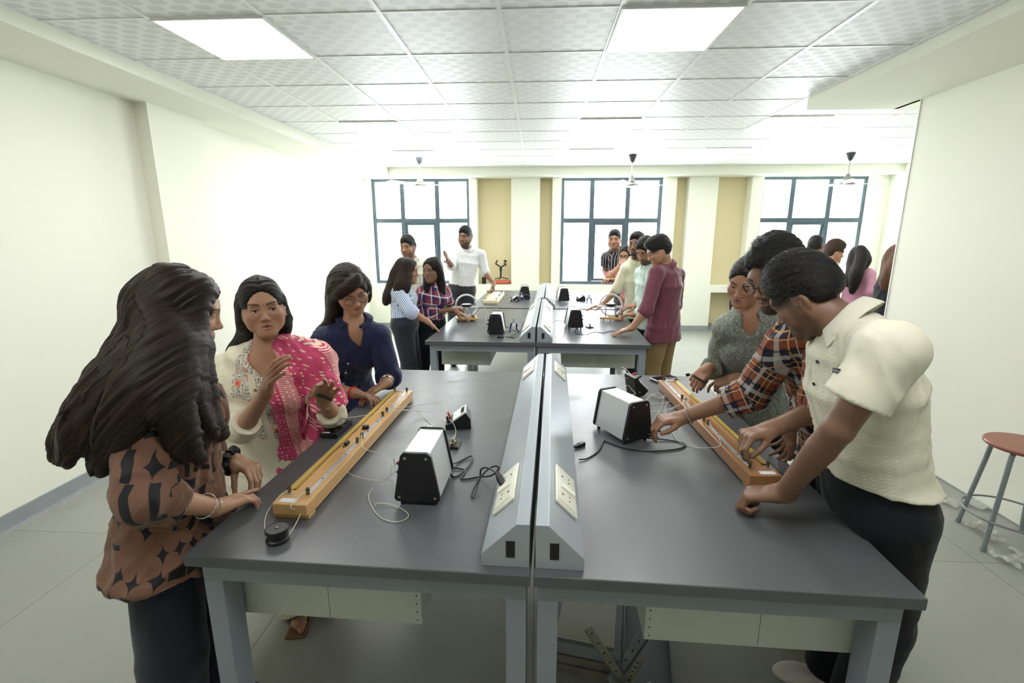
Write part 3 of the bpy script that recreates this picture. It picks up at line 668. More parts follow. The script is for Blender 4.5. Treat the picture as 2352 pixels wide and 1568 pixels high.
for k, (pts, lb) in enumerate((([loc_on(2, -.50, .45, .01), loc_on(2, -.45, .5, .05), loc_on(2, -.40, .42, .02), loc_on(2, -.36, .5, .04), loc_on(2, -.42, .6, .01)], 'white wires tangled on the far left bench'), ([loc_on(2, -.35, .7, .02), loc_on(2, -.28, .75, .08), loc_on(2, -.22, .8, .05)], 'white wire beside the far left supply'), ([loc_on(2, .30, .35, .004), loc_on(2, .40, .33, .01), loc_on(2, .36, .28, .004), loc_on(2, .44, .30, .006)], 'pale wire coiled before the far right supply'))): wire(pts, lb)
# tripod gimbal on a brick-red tray on the sill
e = empty('tripod_gimbal', (-.685, 8.99, .925), .2, 'black camera gimbal on a small tripod standing on the window sill', 'tripod')
MB().tube([(0, 0, .04), (0, 0, .16)], .016, 12).tube([(0, 0, .16), (0, 0, .23)], .022, 12).build('handle', M['black'], e)
MB().tube(crom([(0, 0, .23), (-.05, 0, .27), (-.09, 0, .30), (-.06, 0, .36)], 5), .013, 8).tube(crom([(0, 0, .23), (.05, 0, .26), (.10, 0, .28), (.06, 0, .31)], 5), .013, 8).build('arm', M['black'], e)
MB().box(-.08, -.03, -.03, .03, .33, .37, M=Matrix.Rotation(.4, 4, 'Y')).build('phone_clamp', M['black'], e)
for a in (0.3, 2.4, 4.5): MB().tube([(0, 0, .05), (.15*math.cos(a), .10*math.sin(a)*.6, .008)], .008, 8).build('leg', M['black'], e)
M['terra'] = simple('terracotta_red_cloth_bag', srgb(190, 96, 66), 0.7, bump=.1, bscale=80)
o = MB().lathe([(.14, 0), (.19, .01), (.21, .035), (.20, .055), (.15, .072), (.02, .075)], n=28).build('padded_pouch', M['terra']); o.location = (-.68, 8.98, .846); o.scale = (1, .36, 1); tag(o, 'brick red padded pouch on the sill under the tripod', 'pouch')
o = MB().box(-.04, .04, -.03, .03, 0, .13, bev=.01).build('speaker_block', M['black']); o.location = (-1.00, 9.0, .846); tag(o, 'small black block on the sill left of the pouch', 'box')
# stool by the right wall
M['redply'] = simple('reddish_brown_laminate', srgb(146, 84, 66), 0.3, var=.05)
M['stoolgrey'] = simple('grey_enamelled_tube', srgb(140, 147, 150), 0.3, .2, var=.08)
SC = V(2.70, 2.60, 0)
e = empty('round_stool', SC, 0, 'round stool with red-brown seat and grey tube legs against the right wall', 'stool')
MB().lathe([(.170, .628), (.176, .634), (.177, .643), (.172, .650), (.02, .650)], n=48).build('seat', M['redply'], e)
for a in (2.03, 3.60, 5.17, .46):
    c, s_ = math.cos(a), math.sin(a)
    MB().tube(crom([(.07*c, .07*s_, .624), (.115*c, .115*s_, .618), (.138*c, .138*s_, .59), (.155*c, .155*s_, .45), (.21*c, .21*s_, .012)], 6), .0125, 12).build('leg', M['stoolgrey'], e)
    MB().cyl((.213*c, .213*s_, 0), (.209*c, .209*s_, .03), .0145, 12).build('foot_cap', M['stoolgrey'], e)
MB().tube([(.205*math.cos(a), .205*math.sin(a), .19) for a in np.linspace(0, 2*PI, 49)[:-1]], .007, 8, closed=True).build('foot_ring', M['stoolgrey'], e); e.scale = (1, 1, .925)
# clear wrapping scraps near the stool
M['film'] = NT('clear_wrapping_film'); t_ = M['film']; t_.base(t_.mix(t_.noise(t_.coords(), 40, 3), srgb(215, 216, 204), srgb(186, 188, 178)), 0.2); t_.b.inputs['Alpha'].default_value = .55; M['film'] = t_.m
def scrap(c, w, l, rz, label, seed):
    r = random.Random(seed); m = MB(); n1, n2 = 14, 7; vs = []
    for i in range(n1):
        for j in range(n2):
            x = (i/(n1-1)-.5)*l; y = (j/(n2-1)-.5)*w*(1+.5*math.sin(i*1.3)); vs.append((x, y+.02*math.sin(i*.8), .006+abs(.022*math.sin(j*2.1+i*.9)*math.cos(i*1.7+seed))+.008*r.random()))
    m.add(vs, [(i*n2+j, (i+1)*n2+j, (i+1)*n2+j+1, i*n2+j+1) for i in range(n1-1) for j in range(n2-1)], smooth=True)
    o = m.build('plastic_wrap', M['film']); o.location = tuple(c); o.rotation_euler = (0, 0, rz); tag(o, label, 'plastic wrap'); return o
scrap(atz(2185, 1155, 0), .09, .38, -.3, 'crumpled clear wrapping on the floor left of the stool', 1)
scrap(atz(2262, 1225, 0), .07, .20, 1.5, 'twisted clear wrapping between the stool legs', 2)
scrap(V(2.62, 2.42, 0), .10, .2, .3, 'scrap of clear wrapping under the stool ring', 3)
# ceiling fans
M['fanblk'] = simple('dark_grey_fan_canopy', srgb(58, 62, 66), .4)
M['fanbody'] = simple('greige_fan_motor', srgb(150, 150, 142), .35, .2)
M['fanwhite'] = simple('pale_fan_blade', srgb(214, 215, 208), .35)
for (u, v, Y, a0, lb) in ((965, 425, 7.4, 0.05, 'left ceiling fan hanging before the left window'), (1450, 425, 7.4, .1, 'middle ceiling fan hanging before the middle window'), (1945, 422, 7.4, .02, 'right ceiling fan hanging before the right window')):
    p = at(u, v, Y); zt = zc(Y); e = empty('ceiling_fan', p, a0, lb, 'ceiling fan', 'three-bladed ceiling fans'); h = zt-p[2]
    MB().lathe([(.012, h-.11), (.030, h-.09), (.058, h-.012), (.058, h)], n=24).build('canopy', M['fanblk'], e)
    MB().cyl((0, 0, .06), (0, 0, h-.05), .011, 12).build('down_rod', M['fanwhite'], e)
    MB().lathe([(.014, .14), (.030, .12), (.052, .055), (.05, .04), (.012, .035)], n=24).build('rod_cup', M['fanbody'], e)
    MB().lathe([(.02, -.035), (.06, -.03), (.105, -.012), (.11, .0), (.085, .018), (.05, .035), (.02, .04)], n=32).build('motor', M['fanbody'], e)
    for k in range(3):
        R_ = Matrix.Rotation(2*PI*k/3, 4, 'Z') @ Matrix.Rotation(.16, 4, 'X')
        MB().box(.09, .66, -.055, .055, -.003, .003, M=R_, bev=.002).build('blade', M['fanwhite'], e)
# salvaged drawer parts under the right bench
M['rust'] = simple('rust_stained_grey_steel', srgb(138, 132, 122), .55, .2, var=.25, nscale=14)
M['plast'] = simple('plastic_wrapped_white_panel', srgb(196, 194, 180), .3, var=.08, nscale=5, bump=.5, bscale=14)
M['mess'] = simple('pale_galvanised_steel', srgb(176, 174, 160), .4, .5, var=.15)
FLp, FRp = atz(1262, 1468, .13), atz(1428, 1502, .13); wd_ = float(np.linalg.norm((FRp-FLp)[:2])); rz_ = math.atan2(FRp[1]-FLp[1], FRp[0]-FLp[0])
e = empty('wrapped_drawer_unit', (FLp[0], FLp[1], 0), rz_, 'film-wrapped grey drawer unit lying on the floor under the nearest right bench', 'drawer unit')
MB().box(0, wd_, 0, .55, .075, .128, bev=.003).build('case', M['frame'], e)
MB().box(.022, wd_-.030, .020, .53, .128, .136, bev=.003).build('wrapped_panel', M['plast'], e)
MB().box(0, wd_+.012, -.012, .55, 0, .034, bev=.002).box(0, wd_+.006, -.006, .55, .038, .072, bev=.002).build('lower_rail', M['rust'], e)
MB().box(wd_+.004, wd_+.007, 0, .55, .08, .14).build('edge_strip', M['skirt_edge'], e)
for i, (a, b, w, mt, lb) in enumerate((((1352, 1443, .36), (1432, 1568, .02), .030, 'mess', 'long drawer slide leaning diagonally on the wrapped drawer unit'), ((1470, 1510, .20), (1440, 1568, .04), .026, 'mess', 'short punched drawer slide standing right of the long one'), ((1490, 1440, .12), (1400, 1568, .05), .05, 'frame', 'wide grey steel strip lying behind the drawer slides'))):
    p0, p1 = atz(*a), atz(*b); d = nrm(p1-p0); x = nrm(np.cross(d, V(0, -1, .3))); z = np.cross(x, d); Ln = np.linalg.norm(p1-p0)
    R_ = Matrix(((x[0], d[0], z[0], p0[0]), (x[1], d[1], z[1], p0[1]), (x[2], d[2], z[2], p0[2]), (0, 0, 0, 1)))
    m = MB().box(-w/2, w/2, 0, Ln, 0, .002, M=R_).box(-w/2, -w/2+.002, 0, Ln, 0, .012, M=R_).box(w/2-.002, w/2, 0, Ln, 0, .012, M=R_)
    for k in range(5): q0 = R_ @ Vector((0, .03+k*Ln*.17, .0018)); q1 = R_ @ Vector((0, .03+k*Ln*.17, .0028)); m.cyl(q0, q1, .0045, 10, mi=1)
    tag(m.build('drawer_slide' if i < 2 else 'steel_strip', [M[mt], M['hole']]), lb, 'metal rail')
o = MB().box(-.10, .10, -.33, .33, 0, .012).box(-.10, -.094, -.33, .33, .012, .04).box(.094, .10, -.33, .33, .012, .04).box(.03, .07, -.24, -.22, .012, .016, mi=1).box(.03, .07, -.21, -.19, .012, .016, mi=1).build('steel_tray', [M['frame'], M['hole']]); o.location = (.46, 1.66, .01); o.rotation_euler = (.12, 0, -.18); tag(o, 'grey steel channel tray on the floor under the nearest right bench', 'steel tray')
m = MB()
for k in range(3): m.box(-.035+.028*k, -.012+.028*k, -.012, .012, 0, .03+.006*k, bev=.002)
o = m.build('hinge_bracket', M['mess']); o.location = (.40, 1.47, .06); o.rotation_euler = (0, 0, .4); tag(o, 'small pale punched hinge bracket lying on the steel tray', 'bracket')
# dark chair in the sill niche
e = empty('office_chair', (3.56, 8.55, 0), .4, 'dark grey curved chair half hidden by the grey shirt woman', 'chair')
MB().tube(crom([(-.2, 0, .45), (-.22, 0, .62), (-.15, 0, .78), (.1, 0, .80), (.2, 0, .6), (.2, 0, .45)], 6), .02, 8).build('back_frame', M['rubber'], e)
MB().box(-.2, .2, -.02, .02, .52, .74, bev=.015).build('backrest', M['black'], e); MB().box(-.22, .22, -.42, 0, .42, .47, bev=.015).build('seat', M['black'], e)
for x in (-.18, .18):
    for y in (-.38, -.02): MB().cyl((x, y, 0), (x, y, .42), .012, 10).build('leg', M['rubber'], e)
# ================================================================ people: smooth-union fields meshed as continuous surfaces
f32 = np.float32
class Prim:
    def __init__(s, lo, hi, fn): s.lo, s.hi, s.fn = np.array(lo, float), np.array(hi, float), fn
def cap(a, b, ra, rb=None):
    a, b = V(a), V(b); rb = ra if rb is None else rb; r = max(ra, rb); d = b-a; L2 = max(d.dot(d), 1e-9)
    def fn(X, Y, Z):
        x, y, z = X-f32(a[0]), Y-f32(a[1]), Z-f32(a[2])
        t = np.clip((x*f32(d[0])+y*f32(d[1])+z*f32(d[2]))/f32(L2), 0, 1)
        return np.sqrt((x-t*f32(d[0]))**2+(y-t*f32(d[1]))**2+(z-t*f32(d[2]))**2)-(f32(ra)+f32(rb-ra)*t)
    return Prim(np.minimum(a, b)-r, np.maximum(a, b)+r, fn)
def ell(c, r, R=None):
    c, r = V(c), V(r); R = np.eye(3) if R is None else np.array(R, float)  # rows = axes
    ext = np.sqrt(((R*r[:, None])**2).sum(0))
    def fn(X, Y, Z):
        x, y, z = X-f32(c[0]), Y-f32(c[1]), Z-f32(c[2])
        L = [(x*f32(R[i][0])+y*f32(R[i][1])+z*f32(R[i][2])) for i in range(3)]
        k0 = np.sqrt(sum((L[i]/f32(r[i]))**2 for i in range(3))); k1 = np.sqrt(sum((L[i]/f32(r[i]**2))**2 for i in range(3)))
        return k0*(k0-1)/np.maximum(k1, 1e-5)
    return Prim(c-ext, c+ext, fn)
def rbox(c, hf, R, rnd):
    c, hf = V(c), V(hf)-rnd; R = np.array(R, float); ext = np.abs(R*(hf+rnd)[:, None]).sum(0)
    def fn(X, Y, Z):
        x, y, z = X-f32(c[0]), Y-f32(c[1]), Z-f32(c[2])
        q = [np.abs(x*f32(R[i][0])+y*f32(R[i][1])+z*f32(R[i][2]))-f32(hf[i]) for i in range(3)]
        return np.sqrt(sum(np.maximum(k, 0)**2 for k in q))+np.minimum(np.maximum(np.maximum(q[0], q[1]), q[2]), 0)-f32(rnd)
    return Prim(c-ext, c+ext, fn)
def loft(nodes, endr=0.6, front=None):
    "nodes: (centre, lateral unit vector, half width, half depth) -> elliptical body of changing section"
    C = [V(n[0]) for n in nodes]; m = max(max(n[2], n[3]) for n in nodes)
    lo = np.min(C, 0)-m; hi = np.max(C, 0)+m
    def fn(X, Y, Z):
        best = None; n = len(nodes)
        for i in range(n-1):
            a, b = C[i], C[i+1]; d = b-a; L = np.linalg.norm(d); ax = d/L
            x, y, z = X-f32(a[0]), Y-f32(a[1]), Z-f32(a[2])
            s = x*f32(ax[0])+y*f32(ax[1])+z*f32(ax[2]); t = np.clip(s/f32(L), 0, 1); t2 = t
            la, lb = V(nodes[i][1]), V(nodes[i+1][1]); lat = nrm((la+lb)/2); lat = nrm(lat-ax*lat.dot(ax)); fw = np.cross(ax, lat)
            # keep node centres: position relative to the axis
            u = x*f32(lat[0])+y*f32(lat[1])+z*f32(lat[2]); v = x*f32(fw[0])+y*f32(fw[1])+z*f32(fw[2])
            A = f32(nodes[i][2])+f32(nodes[i+1][2]-nodes[i][2])*t2; B = f32(nodes[i][3])+f32(nodes[i+1][3]-nodes[i][3])*t2
            w = (s-t*f32(L)); mn = np.minimum(A, B); W = mn*f32(endr)
            k = np.sqrt((u/A)**2+(v/B)**2+(w/W)**2)
            k1 = np.sqrt((u/A**2)**2+(v/B**2)**2+(w/W**2)**2)
            dd = k*(k-1)/np.maximum(k1, 1e-4)
            best = dd if best is None else smin(best, dd, 0.02)
        return best
    return Prim(lo, hi, fn)
def smin(a, b, k):
    h = np.maximum(f32(k)-np.abs(a-b), 0)/f32(k); return np.minimum(a, b)-h*h*f32(k*.25)
def smax(a, b, k):
    h = np.maximum(f32(k)-np.abs(a-b), 0)/f32(k); return np.maximum(a, b)+h*h*f32(k*.25)
def cut(p, pt, n, k=0.004):
    "remove what lies on the +n side of the plane"
    pt, n = V(pt), nrm(n)
    def fn(X, Y, Z): return smax(p.fn(X, Y, Z), (X-f32(pt[0]))*f32(n[0])+(Y-f32(pt[1]))*f32(n[1])+(Z-f32(pt[2]))*f32(n[2]), k)
    return Prim(p.lo, p.hi, fn)
def both(a, b, k=0.004):
    return Prim(np.maximum(a.lo, b.lo), np.minimum(a.hi, b.hi), lambda X, Y, Z: smax(a.fn(X, Y, Z), b.fn(X, Y, Z), k))
def evalf(ops, lo, hi, h):
    n = np.maximum(np.ceil((np.array(hi)-np.array(lo))/h).astype(int)+1, 3)
    A = np.full(n, 1.0, f32)
    ax = [(lo[i]+h*np.arange(n[i])).astype(f32) for i in range(3)]
    for sgn, p, k in ops:
        m = k+3*h; s = []
        for i in range(3):
            a = max(0, int(math.floor((p.lo[i]-m-lo[i])/h))); b = min(n[i], int(math.ceil((p.hi[i]+m-lo[i])/h))+1); s.append((a, b))
        if any(b-a < 1 for a, b in s): continue
        X = ax[0][s[0][0]:s[0][1]][:, None, None]; Y = ax[1][s[1][0]:s[1][1]][None, :, None]; Z = ax[2][s[2][0]:s[2][1]][None, None, :]
        d = p.fn(X, Y, Z); sl = tuple(slice(a, b) for a, b in s)
        A[sl] = smin(A[sl], d, max(k, 1e-5)) if sgn == '+' else smax(A[sl], -d, max(k, 1e-5))
    return A, np.array(lo, float), h
CORN = [(i, j, k) for i in (0, 1) for j in (0, 1) for k in (0, 1)]
EDG = [(a, b) for a in CORN for b in CORN if sum(abs(a[i]-b[i]) for i in range(3)) == 1 and a < b]
def surfnet(A, lo, h):
    S = A < 0; nx, ny, nz = A.shape
    c = np.zeros((nx-1, ny-1, nz-1), np.uint8)
    for i, j, k in CORN: c += S[i:nx-1+i, j:ny-1+j, k:nz-1+k]
    I, J, K = np.nonzero((c > 0) & (c < 8)); N = len(I)
    idx = np.full(c.shape, -1, np.int32); idx[I, J, K] = np.arange(N)
    P = np.zeros((N, 3)); cnt = np.zeros(N)
    for a, b in EDG:
        va = A[I+a[0], J+a[1], K+a[2]]; vb = A[I+b[0], J+b[1], K+b[2]]; m = (va < 0) != (vb < 0)
        t = np.where(m, va/np.where(m, va-vb, 1), 0)
        for q in range(3): P[:, q] += np.where(m, a[q]+t*(b[q]-a[q]), 0)
        cnt += m
    P /= cnt[:, None]; P += np.stack([I, J, K], 1); P = P*h+lo
    F = []
    for axis in range(3):
        sh = [0, 0, 0]; sh[axis] = 1
        S0 = S[:nx-sh[0], :ny-sh[1], :nz-sh[2]]; S1 = S[sh[0]:, sh[1]:, sh[2]:]
        m = S0 != S1; o = [q for q in range(3) if q != axis]
        i, j, k = np.nonzero(m); ijk = np.stack([i, j, k], 1)
        ok = np.ones(len(i), bool)
        for q in o: ok &= (ijk[:, q] >= 1) & (ijk[:, q] < A.shape[q]-1)
        ijk = ijk[ok]; ins = S0[i[ok], j[ok], k[ok]]
        def cell(d0, d1):
            q = ijk.copy(); q[:, o[0]] -= d0; q[:, o[1]] -= d1; return idx[q[:, 0], q[:, 1], q[:, 2]]
        Q = np.stack([cell(1, 1), cell(0, 1), cell(0, 0), cell(1, 0)], 1)
        fl = ins if axis != 1 else ~ins
        Q = np.where(fl[:, None], Q, Q[:, ::-1]); F.append(Q)
    F = np.concatenate(F, 0); F = F[(F >= 0).all(1)]
    return P, F
def compact(P, F):
    u, inv = np.unique(F.ravel(), return_inverse=True); return P[u], inv.reshape(-1, 4)
def field_mesh(ops, h, region=None, pad=0.02, keep=None):
    if region is None:
        pl = [p for s, p, k in ops if s == '+']
        lo = np.min([p.lo for p in pl], 0)-pad; hi = np.max([p.hi for p in pl], 0)+pad
    else: lo, hi = V(region[0]), V(region[1])
    A, lo, h = evalf(ops, lo, hi, h); P, F = surfnet(A, lo, h)
    if keep is not None:
        cen = P[F].mean(1); F = F[keep(cen)]; P, F = compact(P, F)
    return P, F
def join(parts):
    Ps, Fs, o = [], [], 0
    for P, F in parts: Ps.append(P); Fs.append(F+o); o += len(P)
    return np.concatenate(Ps), np.concatenate(Fs)
def vn(P, freq, seed=0):
    "smooth value noise in 0..1"
    q = P*freq+seed*17.31; i = np.floor(q).astype(np.int64); f = q-i; f = f*f*(3-2*f); r = 0
    for c in CORN:
        h = ((i[:, 0]+c[0])*73856093) ^ ((i[:, 1]+c[1])*19349663) ^ ((i[:, 2]+c[2])*83492791) ^ (seed*2654435)
        h = (h ^ (h >> 13))*1274126177; h = (h ^ (h >> 16)) & 0xffff
        w = 1
        for k in range(3): w = w*(f[:, k] if c[k] else 1-f[:, k])
        r = r+w*(h/65535.0)
    return r
def normals(P, F):
    n = np.cross(P[F[:, 2]]-P[F[:, 0]], P[F[:, 3]]-P[F[:, 1]]); N = np.zeros_like(P)
    for k in range(4):
        for q in range(3): N[:, q] += np.bincount(F[:, k], n[:, q], len(P))
    return N/(np.linalg.norm(N, axis=1)[:, None]+1e-12)
def mesh_obj(name, P, F, mats, parent=None, colr=None, uv=None, mi=None, origin=None):
    o0 = V(parent.location) if parent is not None and origin is None else V(0, 0, 0)
    if origin is not None: o0 = V(origin)
    me = bpy.data.meshes.new(name); n = len(F); F = np.asarray(F)
    me.vertices.add(len(P)); me.vertices.foreach_set('co', (np.asarray(P)-o0).astype(f32).ravel())
    k = F.shape[1]; me.loops.add(n*k); me.loops.foreach_set('vertex_index', F.astype(np.int32).ravel())
    me.polygons.add(n); me.polygons.foreach_set('loop_start', np.arange(0, n*k, k, dtype=np.int32)); me.polygons.foreach_set('loop_total', np.full(n, k, np.int32))
    for m in (mats if isinstance(mats, (list, tuple)) else [mats]): me.materials.append(m)
    me.polygons.foreach_set('use_smooth', np.ones(n, bool))
    if mi is not None: me.polygons.foreach_set('material_index', np.asarray(mi, np.int32))
    if colr is not None:
        a = me.attributes.new('Col', 'FLOAT_COLOR', 'POINT'); c = np.ones((len(P), 4), f32); c[:, :3] = colr; a.data.foreach_set('color', c.ravel())
    if uv is not None:
        a = me.attributes.new('cuv', 'FLOAT_VECTOR', 'POINT'); a.data.foreach_set('vector', np.asarray(uv, f32).ravel())
    me.update(calc_edges=True); me.validate(clean_customdata=False)
    o = bpy.data.objects.new(name, me); col.objects.link(o)
    if parent is not None: o.parent = parent
    return o
# ---------------------------------------------------------------- materials for people
def skin_mat(name='skin', rough=.48):
    t = NT(name); a = t.n('ShaderNodeAttribute', attribute_name='Col'); vec = t.coords(); n = t.noise(vec, 70, 4); n2 = t.noise(vec, 9, 3)
    c = t.mix(t.math('MULTIPLY', n2, .30), a.outputs[0], (.30, .12, .06)); t.base(t.mix(.10, a.outputs[0], c), rough, 0, .45)
    t.b.inputs['Subsurface Weight'].default_value = .12; t.b.inputs['Subsurface Radius'].default_value = (.012, .005, .003); t.b.inputs['Subsurface Scale'].default_value = .5
    t.bump(n, .10, .0015); return t.m
M['skin'] = skin_mat()
def hair_mat(name, c1, c2, rough=.5, flow=True):
    t = NT(name)
    if flow:
        at_ = t.n('ShaderNodeAttribute', attribute_name='cuv'); mp = t.n('ShaderNodeMapping', i_Vector=at_.outputs[1]); mp.inputs['Scale'].default_value = (430, 9, 1); vec = mp.outputs[0]
        mp2 = t.n('ShaderNodeMapping', i_Vector=at_.outputs[1]); mp2.inputs['Scale'].default_value = (60, 4, 1); v2 = mp2.outputs[0]
    else: vec = t.coords(scale=(110, 110, 110)); v2 = t.coords(scale=(20, 20, 20))
    n = t.noise(vec, 1.0, 4, .65); n2 = t.noise(v2, 1, 3)
    k = t.ramp(n, [(0, (0, 0, 0)), (.42, (0, 0, 0)), (.68, (1, 1, 1))])
    t.base(t.mix(t.math('MULTIPLY', k, t.math('ADD', n2, .15)), c1, c2), rough, 0, .22); t.bump(n, .8, .004); return t.m
M['hair'] = hair_mat('black_hair', (.006, .005, .0045), (.032, .022, .016))
M['hair_br'] = hair_mat('dark_brown_hair', (.009, .0065, .005), (.075, .042, .024))
M['hair_rd'] = hair_mat('chestnut_hair', (.06, .025, .012), (.22, .09, .035))
M['hair_s'] = hair_mat('short_black_hair', (.012, .012, .013), (.024, .021, .020), .5)
def strand_mat(name, c1, c2):
    t = NT(name); n = t.noise(t.coords(scale=(60, 60, 12)), 1, 2); t.base(t.mix(n, c1, c2), .38, 0, .6); return t.m
M['strand'] = strand_mat('black_hair_strand', (.012, .010, .009), (.030, .022, .018))
M['strand_br'] = strand_mat('brown_hair_strand', (.016, .011, .008), (.10, .056, .032))
M['lens'] = M['glass']; M['eye'] = None
def cloth(name, c, rough=.8, weave=900, var=.10, sheen=.15):
    t = NT(name); vec = t.coords(); n = t.noise(vec, 12, 4); w = t.noise(vec, weave, 2)
    cc = c if isinstance(c, bpy.types.NodeSocket) else t.mix(n, c, tuple(x*(1-var*1.5) for x in c))
    t.base(cc, rough, 0, .25); t.b.inputs['Sheen Weight'].default_value = sheen; t.bump(w, .18, .0015); return t.m
def cloth_fn(name, fn, rough=.8, weave=900):
    t = NT(name); a = t.n('ShaderNodeAttribute', attribute_name='cuv'); c = fn(t, a.outputs[1])
    t.base(c, rough, 0, .25); t.b.inputs['Sheen Weight'].default_value = .12; t.bump(t.noise(t.coords(), weave, 2), .18, .0015); return t.m
def band(t, x, per, w, off=0.0):
    "1 inside a stripe of width w every per"
    return t.math('LESS_THAN', t.math('FRACT', t.math('ADD', t.math('MULTIPLY', x, 1/per), off)), w/per)
def plaid(basec, layers):
    def fn(t, uv):
        s = t.n('ShaderNodeSeparateXYZ', i_Vector=uv); c = basec
        for ax, per, w, off, colr, al in layers:
            c = t.mix(t.math('MULTIPLY', band(t, s.outputs[ax], per, w, off), al), c, colr)
        return c
    return fn
# ---------------------------------------------------------------- head
def basis(fwd, up):
    F_ = nrm(fwd); R_ = nrm(np.cross(F_, V(up))); U_ = np.cross(R_, F_); return R_, F_, U_
class Head:
    def __init__(s, c, fwd, up=(0, 0, 1), size=1.0, male=False, mouth=0.0, lids=.5, beard=0.0, ear=True):
        s.c = V(c); s.R, s.F, s.U = basis(fwd, up); s.s = size; s.male = male; s.mouth = mouth; s.lids = lids; s.beard = beard; s.ear = ear
        s.B = np.array([s.R, s.F, s.U])
    def w(s, x, y, z): return s.c+s.s*(x*s.R+y*s.F+z*s.U)
    def loc(s, P): return (np.asarray(P)-s.c) @ s.B.T/s.s
    def E(s, x, y, z, rx, ry, rz, rot=None):
        B = s.B if rot is None else rot @ s.B
        return ell(s.w(x, y, z), (rx*s.s, ry*s.s, rz*s.s), B)
    def C(s, a, b, ra, rb=None): return cap(s.w(*a), s.w(*b), ra*s.s, (ra if rb is None else rb)*s.s)
    def ops(s):
        m = s.male; jw = 1.06 if m else 1.0; o = []
        o.append(('+', s.E(0, -.018, .036, .0735, .092, .080), .01))
        o.append(('+', s.E(0, .022, .020, .062, .062, .066), .03))
        o.append(('+', s.E(0, .022, -.036, .056*jw, .060, .066), .03))
        for q in (-1, 1):
            o.append(('+', s.C((q*.052*jw, -.004, -.046), (q*.018, .060, -.094), .020*jw, .017), .030))
            o.append(('+', s.E(q*.040, .054, -.026, .024, .022, .022), .026)); o.append(('+', s.C((q*.052, .006, -.020), (q*.044, .036, -.060), .020, .019), .030))
        o.append(('+', s.E(0, .068, -.097, .021*jw, .019, .017), .022))
        o.append(('+', s.C((-.036, .072, .021), (.036, .072, .021), .012 if m else .009), .022))
        o.append(('+', s.E(0, .068, -.066, .028, .0165, .022), .020))       # muzzle
        for q in (-1, 1): o.append(('-', s.E(q*.0315, .091, .001, .017, .012, .0105), .014))
        nk = 1.0 if m else .86
        o.append(('+', s.C((0, .078, .012), (0, .096, -.028), .0070*nk, .0092*nk), .014))
        o.append(('+', s.E(0, .0985, -.033, .0108*nk, .0100*nk, .0088*nk), .010))
        for q in (-1, 1):
            o.append(('+', s.E(q*.0120*nk, .088, -.037, .0076*nk, .0105, .0068), .006))
            o.append(('-', s.E(q*.0062, .094, -.0430, .0030, .0050, .0026), .003))
        mo = s.mouth
        up = -.0595; lo = -.0705-mo*.55
        if mo > 0: o.append(('-', s.E(0, .088, (up+lo)/2, .0185, .020, .0030+mo*.5), .005)); o.append(('+', s.C((-.012, .0785, up-.0035), (.012, .0785, up-.0035), .0036), .001))
        for q in (-1, 1):
            o.append(('+', s.C((q*.0235, .0765, (up+lo)/2-.0003), (q*.006, .0862, up), .0026, .0042), .005))
            o.append(('+', s.C((q*.0235, .0765, (up+lo)/2-.0003), (q*.005, .0852, lo), .0028, .0052), .005))
        o.append(('+', s.C((-.006, .0852, lo), (.006, .0852, lo), .0052), .003))
        # eyes: balls with upper lids covering the open slit
        for q in (-1, 1):
            o.append(('+', s.E(q*.0315, .0668, .000, .0148, .0150, .0140), .005))
            if s.lids > 0: o.append(('-', s.E(q*.0315, .084, -.0020-(1-s.lids)*.002, .0122, .0085, .0018+.0042*s.lids), .0025))
            o.append(('+', s.C((q*.020, .0795, .0045+.002*s.lids), (q*.043, .0755, .0040+.002*s.lids), .0022), .005))
        if s.ear:
            for q in (-1, 1):
                a = .30; rot = np.array([[math.cos(a), q*math.sin(a), 0], [-q*math.sin(a), math.cos(a), 0], [0, 0, 1.0]])
                o.append(('+', s.E(q*.0770, -.016, -.014, .0080, .0160, .0265, rot), .006))
                o.append(('+', s.E(q*.0745, -.006, -.038, .008, .010, .012), .006))
                o.append(('-', s.E(q*.0860, -.009, -.010, .0080, .0090, .0165, rot), .004)); o.append(('+', s.E(q*.0800, -.002, -.018, .0040, .0035, .0070), .003))
                o.append(('+', s.C((q*.0790, -.004, -.018), (q*.0800, -.008, -.006), .0030), .004))
        nr = .056 if m else .047
        return o
    def colour(s, P, base, lip=(.26, .085, .07), kohl=.6, bindi=False):
        L = s.loc(P); x, y, z = L[:, 0], L[:, 1], L[:, 2]; n = len(P); c = np.tile(np.array(base), (n, 1)); ax = np.abs(x)
        def blend(mask, colr): c[:] = c*(1-mask[:, None])+np.array(colr)*mask[:, None]
        sm = lambda v: np.clip(v, 0, 1)
        near = (np.abs(x) < .1) & (np.abs(y) < .14) & (np.abs(z) < .16)
        b = np.array(base); zf = -.006 if s.male else .006
        fz = (x/.067)**2+((y-.128)/.095)**2+((z-zf)/.083)**2; nz_ = (vn(L*V(1, .5, 1), 190, 2)-.5)
        kk = sm((fz-1.0+nz_*.10)/.16)*sm((z-(-.004+np.clip(-y-.02, 0, .05)*-1.0))/.03+nz_*.5+.2)
        if s.male: kk = np.maximum(kk, sm((fz-1.02)/.1)*sm((z+.030+nz_*.02)/.05)*sm((.02-y)/.03)*.75)
        ear = (np.abs(ax-.080) < .014)&(y > -.04)&(y < .012)&(z < .022); kk = kk*(~ear)*near*(ax < .081)
        blend(kk*.92, (.014, .011, .010))
        blend(sm(1.2-((ax-.042)**2/.022**2+(z+.030)**2/.018**2))*(y > .03)*.12, b*np.array([1.2, .82, .78]))
        blend(sm(1.2-((x)**2/.012**2+(z+.034)**2/.012**2))*(y > .08)*.20, b*np.array([1.2, .85, .8]))
        blend(sm(1.3-((ax-.031)**2/.020**2+(z+.002)**2/.013**2))*(y > .04)*.22, b*np.array([.60, .50, .48]))
